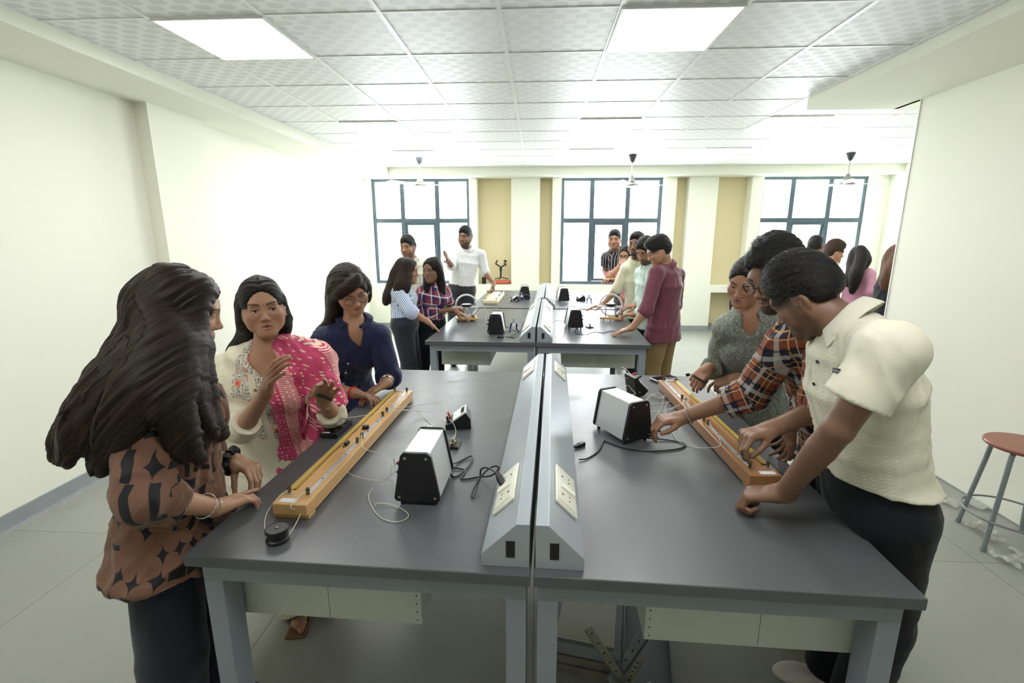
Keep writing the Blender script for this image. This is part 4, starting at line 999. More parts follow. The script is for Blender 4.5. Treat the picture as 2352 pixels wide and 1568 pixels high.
        if s.beard > 0:
            jaw = sm((-.034-z)/.012)*sm((y+.030)/.02)*sm((ax*.45+.035-z*-.0+.0)/.01)
            low = sm(((-.052-z)/.012))*sm((y+.02)/.03)*(y < .1)
            side = sm((ax-.050)/.008)*sm((.02-z)/.02)*sm((y+.012)/.01)*sm((.045-y)/.015)*(z > -.13)
            mous = sm(1.6-((x/.027)**2+((z+.0515)/.0065)**2))*(y > .06)
            chin = sm((-.080-z)/.007)*sm((.040-ax)/.012)*(y > .03)
            k = np.maximum.reduce([low*.85, side*.85, mous*.95, chin*.95])*(z > -.150)*near
            blend(sm(k*s.beard), (.020, .015, .012))
        up = -.0595; lo = -.0705-s.mouth*.55; mid = (up+lo)/2
        lips = sm(2.2*(1.05-((x/.0255)**2+((z-mid)/(.0098+s.mouth*.42)/np.maximum(.35, 1-(ax/.030)**2))**2)))*(y > .068)
        blend(lips*.75, lip)
        if s.mouth > 0:
            ins = sm(3*(1.0-((x/.0175)**2+((z-mid)/(.0026+s.mouth*.42))**2)))*(y < .083)*(y > .05)
            blend(ins, (.05, .012, .010))
            te = (y < .0860)*(y > .070)*(np.abs(z-(up-.0040)) < .0026)*(ax < .0125); blend(te*1.0, (.72, .68, .60))
        else: blend(sm(1-np.abs(z-mid+.0004)/.0016)*(ax < .022)*(y > .07)*.75, (.10, .03, .025))
        ez = -.0020-(1-s.lids)*.002; eh = .0018+.0042*s.lids
        for q in (-1, 1):
            ex = x-q*.0315; r2 = (ex/.0128)**2+((z-ez)/max(eh*1.05, .0022))**2
            if s.lids > .2:
                blend(sm(3*(1.0-r2))*(y > .062), (.52, .47, .43))
                iris = sm(4*(1-((ex+s.gx)/.0060)**2-((z-ez-.0005)/.0060)**2))*(r2 < 1.02)*(y > .062); blend(iris, (.018, .010, .007))
            lash = sm(1.5-np.abs((z-ez)-eh*np.sqrt(np.maximum(0, 1-(ex/.0145)**2))-.0006)/.0014)*(np.abs(ex) < .0150)*(y > .055); blend(lash*.92, (.012, .009, .008))
            lowl = sm(1.2-np.abs((z-ez)+eh*np.sqrt(np.maximum(0, 1-(ex/.0140)**2))+.0004)/.0011)*(np.abs(ex) < .0135)*(y > .055); blend(lowl*kohl*.7, (.03, .018, .014))
            bw = .0042 if s.male else .0027; u = (ax-.034)/.0225
            arch = .0215+.0040*(1-(u-.25)**2)
            brow = sm(1.7-np.abs(z-arch)/(bw*(1.05-.45*np.maximum(u, 0))))*(np.abs(u) < 1)*(y > .03)*(x*q > 0); blend(brow*.90, (.016, .012, .010))
        blend(sm(2*(1-((ax-.0065)/.0036)**2-((z+.0435)/.0030)**2))*(y > .088), (.06, .02, .015))
        if bindi: blend(sm(3*(1-(x/.0020)**2-((z-.020)/.0020)**2))*(y > .06), (.10, .005, .01))
        return c
    gx = 0.0
# ---------------------------------------------------------------- hand
FL = [(.043, .026, .021), (.047, .030, .022), (.044, .028, .022), (.034, .021, .019)]
FB = [(.029, .092, .0), (.0095, .096, .002), (-.0105, .093, .001), (-.029, .085, -.002)]
FR = [(.0092, .0080, .0072), (.0094, .0082, .0073), (.0090, .0078, .0070), (.0080, .0069, .0062)]
def hand_ops(wr, D, N, side, curl, spread=.06, thumb=None, s=1.0):
    """wr wrist, D pointing direction, N the way the palm faces, side +1 right / -1 left.
    curl: four triples of joint bends; thumb: three local directions (S,D,N)"""
    D = nrm(D); N = nrm(V(N)-D*np.dot(N, D)); S = np.cross(D, N)*side
    S = nrm(S)
    W = lambda a, b, c: V(wr)+s*(a*S+b*D+c*N)
    o = []
    o.append(('+', rbox(W(.002, .052, 0), (.036*s, .042*s, .0125*s), np.array([S, D, N]), .012*s), .012))
    o.append(('+', cap(W(0, -.012, 0), W(.0, .022, 0), .024*s, .026*s), .016))
    for k, b in enumerate(FB): o.append(('+', cap(W(b[0]*.7, .03, 0), W(*b), .0115*s, .0098*s), .008))
    o.append(('+', cap(W(.020, .018, .008), W(.030, .045, .012), .016*s, .014*s), .012))
    tips = []
    for k in range(4):
        b = FB[k]; c = curl[k]; sp = spread*(1.5-k)
        d = nrm(math.cos(sp)*D+math.sin(sp)*S); p = W(*b); a = 0
        for j in range(3):
            a += c[j]; dd = math.cos(a)*d+math.sin(a)*N; q = p+dd*FL[k][j]*s
            r0 = FR[k][j]; r1 = FR[k][min(2, j+1)] if j < 2 else FR[k][2]*.86
            o.append(('+', cap(p, q, r0*s, r1*s), .0035 if j else .007)); p = q
        tips.append(p)
    th = thumb or [(.75, .62, .25), (.35, .90, .25), (.15, .95, .20)]
    p = W(.022, .026, .006)
    for j, (L, r0, r1) in enumerate(((.036, .0135, .0115), (.034, .0112, .0100), (.026, .0100, .0082))):
        t = th[j]; dd = nrm(t[0]*S+t[1]*D+t[2]*N); q = p+dd*L*s; o.append(('+', cap(p, q, r0*s, r1*s), .008 if j == 0 else .0035)); p = q
    tips.append(p)
    return o, tips
CURL = {'flat': [(.10, .12, .08)]*4, 'relax': [(.35, .45, .25), (.42, .5, .3), (.5, .55, .3), (.55, .6, .35)],
        'fist': [(1.35, 1.5, .9)]*4, 'point': [(.25, .25, .15), (1.3, 1.5, .8), (1.35, 1.5, .8), (1.35, 1.5, .8)],
        'pinch': [(.75, .75, .35), (.85, .75, .4), (.95, .9, .5), (1.05, 1.0, .5)], 'grip': [(.9, .8, .4), (.95, .9, .5), (1.0, 1.0, .5), (1.05, 1.0, .6)]}
# ---------------------------------------------------------------- body
class Person:
    def __init__(s, label, J, head, male=False, fat=1.0, skin=(.36, .18, .10), h=.006, hh=.0024, group=None, hl=None):
        s.J = {k: V(v) for k, v in J.items()}; s.hd = head; s.male = male; s.fat = fat; s.skin = skin; s.h = h; s.hh = hh
        J = s.J; s.lat = nrm(J['sr']-J['sl']); s.hlat = nrm(hl) if hl is not None else nrm(V(s.lat[0], s.lat[1], 0))
        s.up = nrm(J['neck']-J['pel']); s.fw = nrm(np.cross(s.up, s.lat)); s.hfw = nrm(np.cross(V(0, 0, 1), s.hlat))
        p, n = J['pel'], J['neck']; s.waist = J.get('waist', p+(n-p)*.36); s.chest = J.get('chest', p+(n-p)*.68)
        s.upper = s.chest+(n-s.chest)*.62
        g = J.get('ground'); fx = (p if g is None else g)
        J.setdefault('hipr', p+s.hlat*.085); J.setdefault('hipl', p-s.hlat*.085)
        for q, sg in (('r', 1), ('l', -1)):
            J.setdefault('k'+q, V(fx[0], fx[1], p[2]*.53)+s.hlat*.10*sg+s.hfw*.03); J.setdefault('a'+q, V(fx[0], fx[1], .08)+s.hlat*.11*sg)
        s.root = empty('person', (fx[0], fx[1], 0), 0, label, 'person', group)
        s.hands = []; s.sh = .052 if male else .045
        s.arm = (.047, .038, .0385, .0265) if male else (.043, .035, .036, .0235)
    def torso_nodes(s, g=0.0, low=None):
        f = s.fat
        if s.male: d = [(.160, .112), (.148, .108), (.165, .118), (.150, .088), (.060, .056)]
        else: d = [(.165, .115), (.128, .095), (.140, .104), (.125, .078), (.052, .050)]
        J = s.J; L = [s.hlat, nrm(s.hlat+s.lat), s.lat, s.lat, s.lat]; C = [J['pel'], s.waist, s.chest, s.upper, J['neck']]
        N = [(C[i], L[i], d[i][0]*f+g, d[i][1]*f+g) for i in range(5)]
        if low is not None: N = [(J['pel']-V(0, 0, low), s.hlat, (d[0][0]+.01)*f+g, (d[0][1]+.01)*f+g)]+N
        return N
    def chest_ops(s, g=0.0):
        o = []
        J = s.J; k = s.arm
        for q in ('r', 'l'):
            o.append(('+', cap(J['neck']-s.up*.02, J['s'+q], .046+g*.6, s.sh+g), .05))
        if not s.male:
            for sg in (-1, 1): o.append(('+', ell(s.chest+s.lat*.068*sg*s.fat+s.fw*(.066*s.fat)-s.up*.01, ((.060+g)*s.fat, (.052+g)*s.fat, (.060+g)*s.fat), np.array([s.lat, s.fw, s.up])), .035))
        return o
    def add_hand(s, side, D, N, curl, **kw):
        J = s.J; wr = J['w'+side]; c = CURL[curl] if isinstance(curl, str) else curl
        sz = kw.pop('sz', 1.06 if s.male else .95)
        o, tips = hand_ops(wr, D, N, 1 if side == 'r' else -1, c, s=sz, **kw)
        ax = nrm(wr-J['e'+side]); s.hands.append((side, o, wr-ax*.012, nrm(nrm(D)*.35+ax), sz, tips)); return tips
    def skin_ops(s):
        J = s.J; k = s.arm; hd = s.hd; nr = .058 if s.male else .047; nr *= (.6+.4*s.fat)
        o = [('+', loft(s.torso_nodes()), .01)]+s.chest_ops()
        nt = hd.w(0, -.022, -.065)
        o.append(('+', cap(J['neck']-s.up*.03, nt, nr*1.10, nr*.95*hd.s), .035))
        for q in ('r', 'l'):
            o.append(('+', cap(J['s'+q], J['e'+q], k[0]*s.fat, k[1]), .022)); m = J['e'+q]*.72+J['w'+q]*.28
            o.append(('+', cap(J['e'+q], m, k[1]*.98, k[2]), .008)); o.append(('+', cap(m, J['w'+q], k[2], k[3]), .004))
            o.append(('+', cap(J['hip'+q], J['k'+q], .085*s.fat, .052), .05)); o.append(('+', cap(J['k'+q], J['a'+q], .052, .036), .02))
        return o
    def body(s, lip=(.25, .085, .07), kohl=.6, bindi=False, paint=None, handless=()):
        J = s.J; hd = s.hd; o = s.skin_ops(); ho = hd.ops(); hands = []
        for h in s.hands: hands += h[1]
        nt = hd.w(0, -.022, -.065); nb = J['neck']; cutp = nb+(nt-nb)*.45; cn = nrm(nt-nb)
        inhead = lambda P: ((P-cutp) @ cn > 0) & (np.linalg.norm(P-hd.c, axis=1) < .24*hd.s)
        def hbox(h):
            pl = [p for _, p, _ in h[1]]; return np.min([p.lo for p in pl], 0)-.05, np.max([p.hi for p in pl], 0)+.05
        def inhand(P, h, e=0):
            lo, hi = hbox(h); return ((P-(h[2]-h[3]*.02)) @ h[3] > -e) & ((P > lo+.008-e*1.6) & (P < hi-.008+e*1.6)).all(1)
        full = o+ho+hands; parts = []
        def kb(P):
            m = ~inhead(P)
            for h in s.hands: m &= ~inhand(P, h)
            return m
        parts.append(field_mesh(full, s.h, keep=kb))
        r = .155*hd.s; rg = (hd.c-r-.02, hd.c+r+.02); parts.append(field_mesh(full, s.hh, region=rg, keep=lambda P: inhead(P+cn*s.h*.6)))
        for h in s.hands:
            lo, hi = hbox(h); lo = lo-.004; hi = hi+.004
            parts.append(field_mesh(full, max(s.hh, .0024), region=(lo, hi), keep=lambda P, h=h: inhand(P, h, .006)))
        P, F = join(parts); c = hd.colour(P, s.skin, lip, kohl, bindi)
        if paint is not None: c = paint(P, c)
        s.body_o = mesh_obj('body', P, F, M['skin'], s.root, colr=c)
        return s.body_o
    # ---- cloth
    def uv(s, P, sleeves, back=False):
        J = s.J; q = P-s.chest; la = q @ s.lat; fr = q @ s.fw*(-1 if back else 1); upc = q @ s.up
        out = np.stack([np.arctan2(la, fr+.02)*.16, upc, np.zeros(len(P))], 1); best = np.full(len(P), 1e9)
        if sleeves:
            for sd in ('r', 'l'):
                a, b, c = J['s'+sd], J['e'+sd], J['w'+sd]; acc = 0
                for p0, p1 in ((a, b), (b, c)):
                    d = p1-p0; L = np.linalg.norm(d); ax = d/L; t = np.clip((P-p0) @ ax, 0, L); dist = np.linalg.norm(P-p0-t[:, None]*ax, axis=1)
                    ref = nrm(s.fw-ax*s.fw.dot(ax)+1e-6); r2 = np.cross(ax, ref); q2 = P-p0
                    ang = np.arctan2(q2 @ r2, q2 @ ref)
                    m = (dist < best) & (dist < .085) & ((np.abs(la) > .125*s.fat) | (acc > 0) | (t > .10)); out[m, 0] = ang[m]*.065; out[m, 1] = -(acc+t[m])+.5; out[m, 2] = 1; best = np.where(m, dist, best); acc += L
        return out
    def wrinkle(s, P, F, amp, seed=1, vert=True, freq=16):
        N = normals(P, F); q = P.copy(); L = np.stack([P @ s.lat, P @ s.fw, P @ s.up*(.42 if vert else 1.3)], 1)
        w = vn(L, 5, seed)[:, None]*.25; n1 = vn(L+w, freq, seed+1); n2 = vn(L*1.0+w, freq*2.1, seed+2)
        d = (1-np.abs(2*n1-1))**2*.75+(1-np.abs(2*n2-1))**2*.3-.45
        return P+N*(d*amp)[:, None]
    def shirt(s, mat, name='shirt', ease=.014, sleeve=(1.6, .020), hem=.12, tuck=False, vneck=None, amp=.008, seed=1, h=None, cuff=None, back=False, extra=(), sleeves=True, sk=.014, uvs=True, flare=.0, paint=None, vert=True, freq=16):
        J = s.J; g = ease; k = s.arm; h = h or s.h
        N = s.torso_nodes(g, low=None if tuck else hem)
        if not tuck and flare: N[0] = (N[0][0], N[0][1], N[0][2]+flare, N[0][3]+flare)
        if not tuck: N[0] = (N[0][0], N[0][1], N[0][2]+.028, N[0][3]+.008); N[1] = (N[1][0], N[1][1], N[1][2]+.018, N[1][3]+.004)
        t = loft(N, endr=.35); hp = N[0][0] if not tuck else J['pel']+s.up*.045
        t = cut(t, hp, -V(0, 0, 1) if not tuck else -s.up)
        t = cut(t, J['neck']+s.up*.018, s.up)
        o = [('+', t, .01)]
        for op in s.chest_ops(g*.9): o.append(op)
        st, sr = sleeve
        if sleeves:
            for q in ('r', 'l'):
                a, b, c = J['s'+q], J['e'+q], J['w'+q]; rr = sr
                if st <= 1:
                    e = a+(b-a)*st; d = nrm(b-a); o.append(('+', cut(cap(a, e+d*.06, k[0]*s.fat+g, k[0]+rr), e, d, .003), sk))
                else:
                    o.append(('+', cap(a, b, k[0]*s.fat+g, k[1]+rr*.9), sk)); e = b+(c-b)*(st-1); d = nrm(c-b)
                    o.append(('+', cut(cap(b, e+d*.05, k[1]+rr*.9, k[2]+rr*.7), e, d, .003), .02))
                    if cuff: o.append(('+', cut(cut(cap(e-d*(cuff+.01), e+d*.02, k[2]+rr*.75+.004), e+d*.002, d, .002), e-d*cuff, -d, .002), .002))
        for x in extra: o.append(x)
        if vneck:   # (half width, depth below neck) opening at the throat
            wd, dp = vneck; c = J['neck']+s.fw*.075+s.up*.03
            o.append(('-', ell(c, (wd, .085, dp), np.array([s.lat, s.fw, s.up])), .006))
        o.append(('-', cap(J['neck']-s.up*.015, s.hd.w(0, -.03, -.05), .056 if s.male else .050, .06), .004))
        P, F = field_mesh(o, h); uv = s.uv(P, sleeves and uvs, back); P = s.wrinkle(P, F, amp, seed, vert, freq)
        ob = mesh_obj(name, P, F, mat, s.root, uv=uv, colr=paint(P, s) if paint else None); s.shirt_o = ob; s.shirt_P = P; return ob
    def trousers(s, mat, name='trousers', g=.014, top=.06, loose=.02, ankle=None, h=None, seed=5, amp=.006):
        J = s.J; h = h or s.h
        N = s.torso_nodes(g)[:2]; o = [('+', cut(loft(N, endr=.8), J['pel']+s.up*top, s.up), .01)]
        for q in ('r', 'l'):
            o.append(('+', cap(J['hip'+q]-V(0, 0, .02), J['k'+q], .088*s.fat+g, .056+loose*.8), .05))
            e = J['a'+q]; d = nrm(e-J['k'+q]); o.append(('+', cut(cap(J['k'+q], e+d*.04, .056+loose*.8, .046+loose), e+d*.01, d), .02))
        P, F = field_mesh(o, h); P = s.wrinkle(P, F, amp, seed, True, 12)
        return mesh_obj(name, P, F, mat, s.root, uv=P-V(s.root.location))
    def shoes(s, mat, sole=None):
        for q in ('r', 'l'):
            a = s.J['a'+q]; f = s.hfw; B = np.array([s.hlat, f, V(0, 0, 1)]); c = V(a[0], a[1], 0)
            o = [('+', ell(c+f*.115+V(0, 0, .035), (.046, .085, .034), B), .02), ('+', ell(c+f*.0+V(0, 0, .045), (.038, .055, .045), B), .03), ('+', cap(c+V(0, 0, .06), c+V(0, 0, .10), .040, .042), .02)]
            o = [('+', cut(p, V(0, 0, .004), V(0, 0, -1)), k) for _, p, k in o]
            P, F = field_mesh(o, max(s.h, .006)); mesh_obj('shoe', P, F, mat, s.root)
    def collar(s, mat, w=.040, stand=.030, r=None, gap=.30, name='collar', spread=.055, lift=.026):
        J = s.J; nr = (r or (.062 if s.male else .054)); n = 40; rows = []
        up = nrm(s.hd.w(0, -.022, -.065)-J['neck']+s.up*.05); lat = nrm(s.lat-up*s.lat.dot(up)); fw = np.cross(up, lat)
        for i in range(n+1):
            a = gap+(2*PI-2*gap)*i/n; fr = max(0, math.cos(a)); d = math.sin(a)*lat+math.cos(a)*fw*1.02
            drop = s.up*(-.022)*fr; c = J['neck']+up*lift+drop
            pt = spread*(1 if (i == 0 or i == n) else .25*max(0, 1-min(i, n-i)/4.0))
            rows.append([c+d*(nr+.002)-up*.008, c+d*(nr+.000)+up*stand, c+d*(nr+.008)+up*(stand+.003), c+d*(nr+.022+pt*.10)+up*(stand-w*.45), c+d*(nr+.036+pt*.28)+up*(stand-w-pt*.35)])
        P = np.array(rows).reshape(-1, 3); m = 5
        F = np.array([(i*m+j, i*m+j+1, (i+1)*m+j+1, (i+1)*m+j) for i in range(n) for j in range(m-1)])
        o = mesh_obj(name, P, F, mat, s.root, uv=P-V(s.root.location)); md = o.modifiers.new('t', 'SOLIDIFY'); md.thickness = .003; md.offset = 0
        sb = o.modifiers.new('s', 'SUBSURF'); sb.levels = 1; sb.render_levels = 1; return o
    def placket(s, bm, n, r=.0055, top=.10, step=.08, off=0.0):
        "front buttons found on the shirt surface"
        for i in range(n):
            p0 = s.J['neck']-s.up*(top+step*i)+s.lat*off; q = s.shirt_P-p0; d = q @ s.fw; t = q-np.outer(d, s.fw); m = (np.linalg.norm(t, axis=1) < .012) & (d > 0) & (d < .19)
            if not m.any(): continue
            p = p0+s.fw*(np.max(d[m])+.0005); MB().cyl(p-V(s.root.location), p+s.fw*.003-V(s.root.location), r, 12).build('button', bm, s.root)
    def glasses(s, mat, rr=.0235, wire=.0014):
        hd = s.hd; m = MB(); o = V(s.root.location); W = lambda x, y, z: hd.w(x, y, z)-o
        for q in (-1, 1):
            ring = [W(q*.0335+rr*math.cos(a), .099-.004*abs(math.cos(a)), -.004+rr*.92*math.sin(a)) for a in np.linspace(0, 2*PI, 25)[:-1]]
            m.tube(ring, wire*1.0, 6, closed=True)
            m.tube([W(q*(.0335+rr), .096, .004), W(q*.074, .070, .004), W(q*.079, .0, .002), W(q*.078, -.018, -.012)], wire, 6)
        m.tube(crom([W(-.0335+rr, .099, 0), W(-.006, .106, .004), W(.006, .106, .004), W(.0335-rr, .099, 0)], 4), wire, 6)
        g = m.build('glasses', mat, s.root)
        for q in (-1, 1):
            ring = [W(q*.0335+rr*.96*math.cos(a), .099-.004*abs(math.cos(a)), -.004+rr*.88*math.sin(a)) for a in np.linspace(0, 2*PI, 25)[:-1]]
            MB().add(ring, [tuple(range(24))]).build('lens', M['glass'], g)
    # ---- hair
    def short_hair(s, mat, vol=.016, top=.012, fringe=.0, back=-.055, h=None, rough=.006, strands=0, smat=None, side=.0, quiff=0.0):
        hd = s.hd; o = [('+', hd.E(0, -.019, .037, .0735+.005, .092+.006, .080+.007), .01), ('+', hd.E(0, .022, .026, .0645, .0655, .067), .02)]
        o.append(('+', hd.E(0, -.006, .070+top*.4, .054+vol, .076+vol, .040+top), .03))
        if quiff: o.append(('+', hd.E(0, .066, .086, .042, .024+quiff*.5, .018+quiff), .03))
        o.append(('+', hd.E(0, -.052, .004, .062+vol*.5+side, .052+vol*.3, .058), .03))
        # clear the face and below the hairline
        o.append(('-', hd.E(0, .128, -.006-fringe, .068, .095, .082), .018))
        o.append(('-', rbox(hd.w(0, .075, -.085), (.12*hd.s, .105*hd.s, .085*hd.s), hd.B, .01), .012))
        o.append(('-', rbox(hd.w(0, -.02, back-.10), (.13*hd.s, .16*hd.s, .10*hd.s), hd.B, .01), .02))
        for q in (-1, 1): o.append(('-', hd.E(q*.084, -.012, -.020, .020, .022, .034), .006))
        P, F = field_mesh(o, h or max(s.hh, .003)); N = normals(P, F); L = hd.loc(P)
        uv = np.stack([.7*np.abs(L[:, 0])+.21*L[:, 1]-.7*L[:, 2], -L[:, 1]-.3*L[:, 2], np.zeros(len(P))], 1); G = uv*V(1, .16, 1)
        d = (vn(G, 230, 3)-.5)*.7+.9*(vn(G, 80, 4)-.5)+.3*(vn(L, 26, 6)-.5); P = P+N*(d*rough*(L[:, 2] > -.01))[:, None]
        ob = mesh_obj('hair', P, F, mat, s.root, uv=uv)
        if strands: s.tufts(P, N, strands, smat or mat, ob)
        return ob
    def tufts(s, P, N, n, mat, parent, length=.011):
        hd = s.hd; rs = np.random.RandomState(11); L = hd.loc(P); ok = np.nonzero((L[:, 2] > .015) & (N @ hd.U > -.3))[0]; ids = rs.choice(ok, n); m = []
        Pv = []; Fv = []; o = 0
        for i in ids:
            p = P[i]; nn = N[i]; t = nrm(hd.F*.9+nn*.5+hd.R*(rs.rand()-.5)*.8-hd.U*.15); Ln = length*(.6+.8*rs.rand()); r = .0007
            b = nrm(np.cross(t, nn)); pts = [p-nn*.002, p+t*Ln*.5+nn*Ln*.12, p+t*Ln+nn*Ln*.02]
            for j, q in enumerate(pts):
                rr = r*(1, .9, .25)[j]; Pv += [q+b*rr, q-b*rr*.5+nn*rr*.9, q-b*rr*.5-nn*rr*.9]
            for j in range(2):
                for k in range(3): Fv.append((o+j*3+k, o+j*3+(k+1) % 3, o+(j+1)*3+(k+1) % 3, o+(j+1)*3+k))
            o += 9
        mesh_obj('loose_strands', np.array(Pv), np.array(Fv), mat, s.root)
    def long_hair(s, mat, locks, cap_vol=.012, h=None, part=True, strands=600, smat=None, fr=0.0, rough=.005, flow=True, hairline=.0, sd=3):
        hd = s.hd; o = [('+', hd.E(0, -.020, .037, .0735+cap_vol*.8, .092+cap_vol*.8, .080+cap_vol), .01), ('+', hd.E(0, .022, .030, .0655+cap_vol*.55, .0665+cap_vol*.35, .067+cap_vol*.75), .03), ('+', hd.E(0, -.055, -.015, .066, .050, .075), .03)]
        o.append(('-', hd.E(0, .128, .003+hairline, .0665, .093, .084), .014))
        o.append(('-', rbox(hd.w(0, .080, -.090), (.12*hd.s, .085*hd.s, .090*hd.s), hd.B, .01), .012))
        pl = []
        for lk in locks:
            pts, ra = lk[0], lk[1]; c = crom(pts, 6); n = len(c); rad = np.interp(np.linspace(0, 1, n), np.linspace(0, 1, len(ra)), ra); pl.append((c, rad))
            for i in range(n-1): o.append(('+', cap(c[i], c[i+1], rad[i], rad[i+1]), .022))
        if part: o.append(('-', hd.C((0, .075, .092), (0, -.03, .132), .0022), .003))
        P, F = field_mesh(o, h or max(s.hh*1.4, .004)); N = normals(P, F)
        L = hd.loc(P); NL = N @ hd.B.T; uv = np.zeros_like(P); bk = NL[:, 1] < -.62
        ax_ = np.abs(L[:, 0]); uv[:, 0] = np.where(bk, L[:, 0]+.4, .5*ax_+.8*L[:, 1]-.49*L[:, 2]); uv[:, 1] = np.where(bk, L[:, 2], .55*ax_-.65*L[:, 1]-.5*L[:, 2])
        best = np.full(len(P), .004)
        for li, (c, rad) in enumerate(pl):
            acc = 0; ref = nrm(V(.3, .9, .2)+.01)
            for i in range(len(c)-1):
                dd = c[i+1]-c[i]; Ls = np.linalg.norm(dd); ax = dd/max(Ls, 1e-6); t = np.clip((P-c[i]) @ ax, 0, Ls); q = P-c[i]-t[:, None]*ax
                r0 = rad[i]+(rad[i+1]-rad[i])*(t/max(Ls, 1e-6)); dist = np.linalg.norm(q, axis=1); e = dist-r0
                b1 = nrm(np.cross(ax, ref)); b2 = np.cross(ax, b1); m = e < best; an = np.arctan2(q @ b2, q @ b1)
                if i < 2 and li > 0: acc += Ls; continue
                uv[m, 0] = an[m]*np.maximum(.028, r0[m]*.75)+li; uv[m, 1] = acc+t[m]; best = np.where(m, e, best); acc += Ls
        G = np.stack([uv[:, 0], uv[:, 1]*.06, uv[:, 2]], 1)
        d = (vn(G, 240, sd)-.5)*.6+(vn(G, 95, sd+1)-.5)+.5*(vn(G, 30, sd+2)-.5); P = P+N*(d*rough)[:, None]
        ob = mesh_obj('hair', P, F, mat, s.root, uv=uv)
        if strands and pl:
            rs = np.random.RandomState(sd); Pv = []; Fv = []; off = 0; per = max(1, strands//len(pl))
            for c, rad in pl:
                n = len(c)
                for _ in range(per if n > 12 else per//2):
                    a = rs.rand()*2*PI; k = .84+.20*rs.rand()**1.5; ph = rs.rand()*6; i0 = 0; L_ = n if rs.rand() < .6 else int(n*.7); w = .003+.004*rs.rand(); r = .0007+.0005*rs.rand()
                    idx = np.arange(0, L_, 1); pts = []
                    for i in idx:
                        t = nrm(c[min(i+1, n-1)]-c[max(i-1, 0)]); b1 = nrm(np.cross(t, V(.3, .9, .2))); b2 = np.cross(t, b1); aa = a+.5*math.sin(i*.35+ph)
                        pts.append(c[i]+(b1*math.cos(aa)+b2*math.sin(aa))*(rad[i]*k+w*math.sin(i*.8+ph)*.5*(i/n)))
                    if L_ == n and n > 26:
                        g_ = (pts[-1]-pts[-3])*.5; e_ = (rs.rand(3)-.5)*.006
                        for j in range(rs.randint(0, 3)): pts.append(pts[-1]+g_*.9+e_*(j+1)*.5)
                    for j, q in enumerate(pts):
                        t = nrm(pts[min(j+1, len(pts)-1)]-pts[max(j-1, 0)]); b1 = nrm(np.cross(t, V(.3, .9, .2))); b2 = np.cross(t, b1); rr = r*(1-.75*(j/len(pts))**2)
                        for kk in range(3): Pv.append(q+(b1*math.cos(kk*2.094)+b2*math.sin(kk*2.094))*rr)
                    for j in range(len(pts)-1):
                        for kk in range(3): Fv.append((off+j*3+kk, off+j*3+(kk+1) % 3, off+(j+1)*3+(kk+1) % 3, off+(j+1)*3+kk))
                    off += 3*len(pts)
            mesh_obj('loose_strands', np.array(Pv), np.array(Fv), smat or M['strand'], s.root)
        return ob
    def band(s, name, a, b, r, t, mat, label=None, beads=0):
        "ring round a limb between joints"
        o = V(s.root.location); d = nrm(b); x = nrm(np.cross(d, V(.2, .1, 1))); y = np.cross(d, x); n = beads or 28
        pts = [V(a)-o+(x*math.cos(q)+y*math.sin(q))*r for q in np.linspace(0, 2*PI, n+1)[:-1]]
        m = MB()
        if beads:
            for p in pts: m.lathe([(.0005, -t), (t*.8, -t*.5), (t, 0), (t*.8, t*.5), (.0005, t)], c=tuple(p), n=8)
        else: m.tube(pts, t, 8, closed=True)
        ob = m.build(name, mat, s.root)
        if label: ob['label'] = label
        return ob
# ================================================================ cloth patterns
def pat_blocks(t, uv):
    w_ = t.n('ShaderNodeTexNoise', i_Vector=uv); w_.inputs['Scale'].default_value = 6; w2 = t.n('ShaderNodeVectorMath', operation='MULTIPLY_ADD', i_0=w_.outputs[1]); w2.inputs[1].default_value = (.10, .10, .0); t.l(uv, w2.inputs[2])
    g = t.n('ShaderNodeVectorMath', operation='SCALE', i_0=w2.outputs[0]); g.inputs['Scale'].default_value = 1/.064
    s = t.n('ShaderNodeSeparateXYZ', i_Vector=g.outputs[0]); fx, fy = t.math('FRACT', s.outputs[0]), t.math('FRACT', s.outputs[1])
    fl = t.n('ShaderNodeVectorMath', operation='FLOOR', i_0=g.outputs[0]); wn = t.n('ShaderNodeTexWhiteNoise', noise_dimensions='3D', i_Vector=fl.outputs[0]); r = wn.outputs[0]
    lx, ly = t.math('ABSOLUTE', t.math('SUBTRACT', fx, .5)), t.math('ABSOLUTE', t.math('SUBTRACT', fy, .5))
    star = t.math('LESS_THAN', t.math('ADD', t.math('POWER', lx, .55), t.math('POWER', ly, .55)), .68)
    bar = t.math('MULTIPLY', t.math('LESS_THAN', t.math('ABSOLUTE', t.math('ADD', t.math('SUBTRACT', fx, .5), t.math('MULTIPLY', t.math('SUBTRACT', fy, .5),   .25))), .19), t.math('LESS_THAN', ly, .49))
    bar2 = t.math('MULTIPLY', t.math('LESS_THAN', ly, .16), t.math('LESS_THAN', lx, .47))
    a = t.math('LESS_THAN', r, .42); b = t.math('MULTIPLY', t.math('GREATER_THAN', r, .58), t.math('LESS_THAN', r, .78)); c = t.math('GREATER_THAN', r, .80)
    k = t.math('MAXIMUM', t.math('MULTIPLY', star, a), t.math('MAXIMUM', t.math('MULTIPLY', bar, b), t.math('MULTIPLY', bar2, c)))
    n = t.noise(t.coords(), 9, 3)
    return t.mix(k, t.mix(n, srgb(122, 88, 70), srgb(102, 72, 57)), (.010, .010, .012))
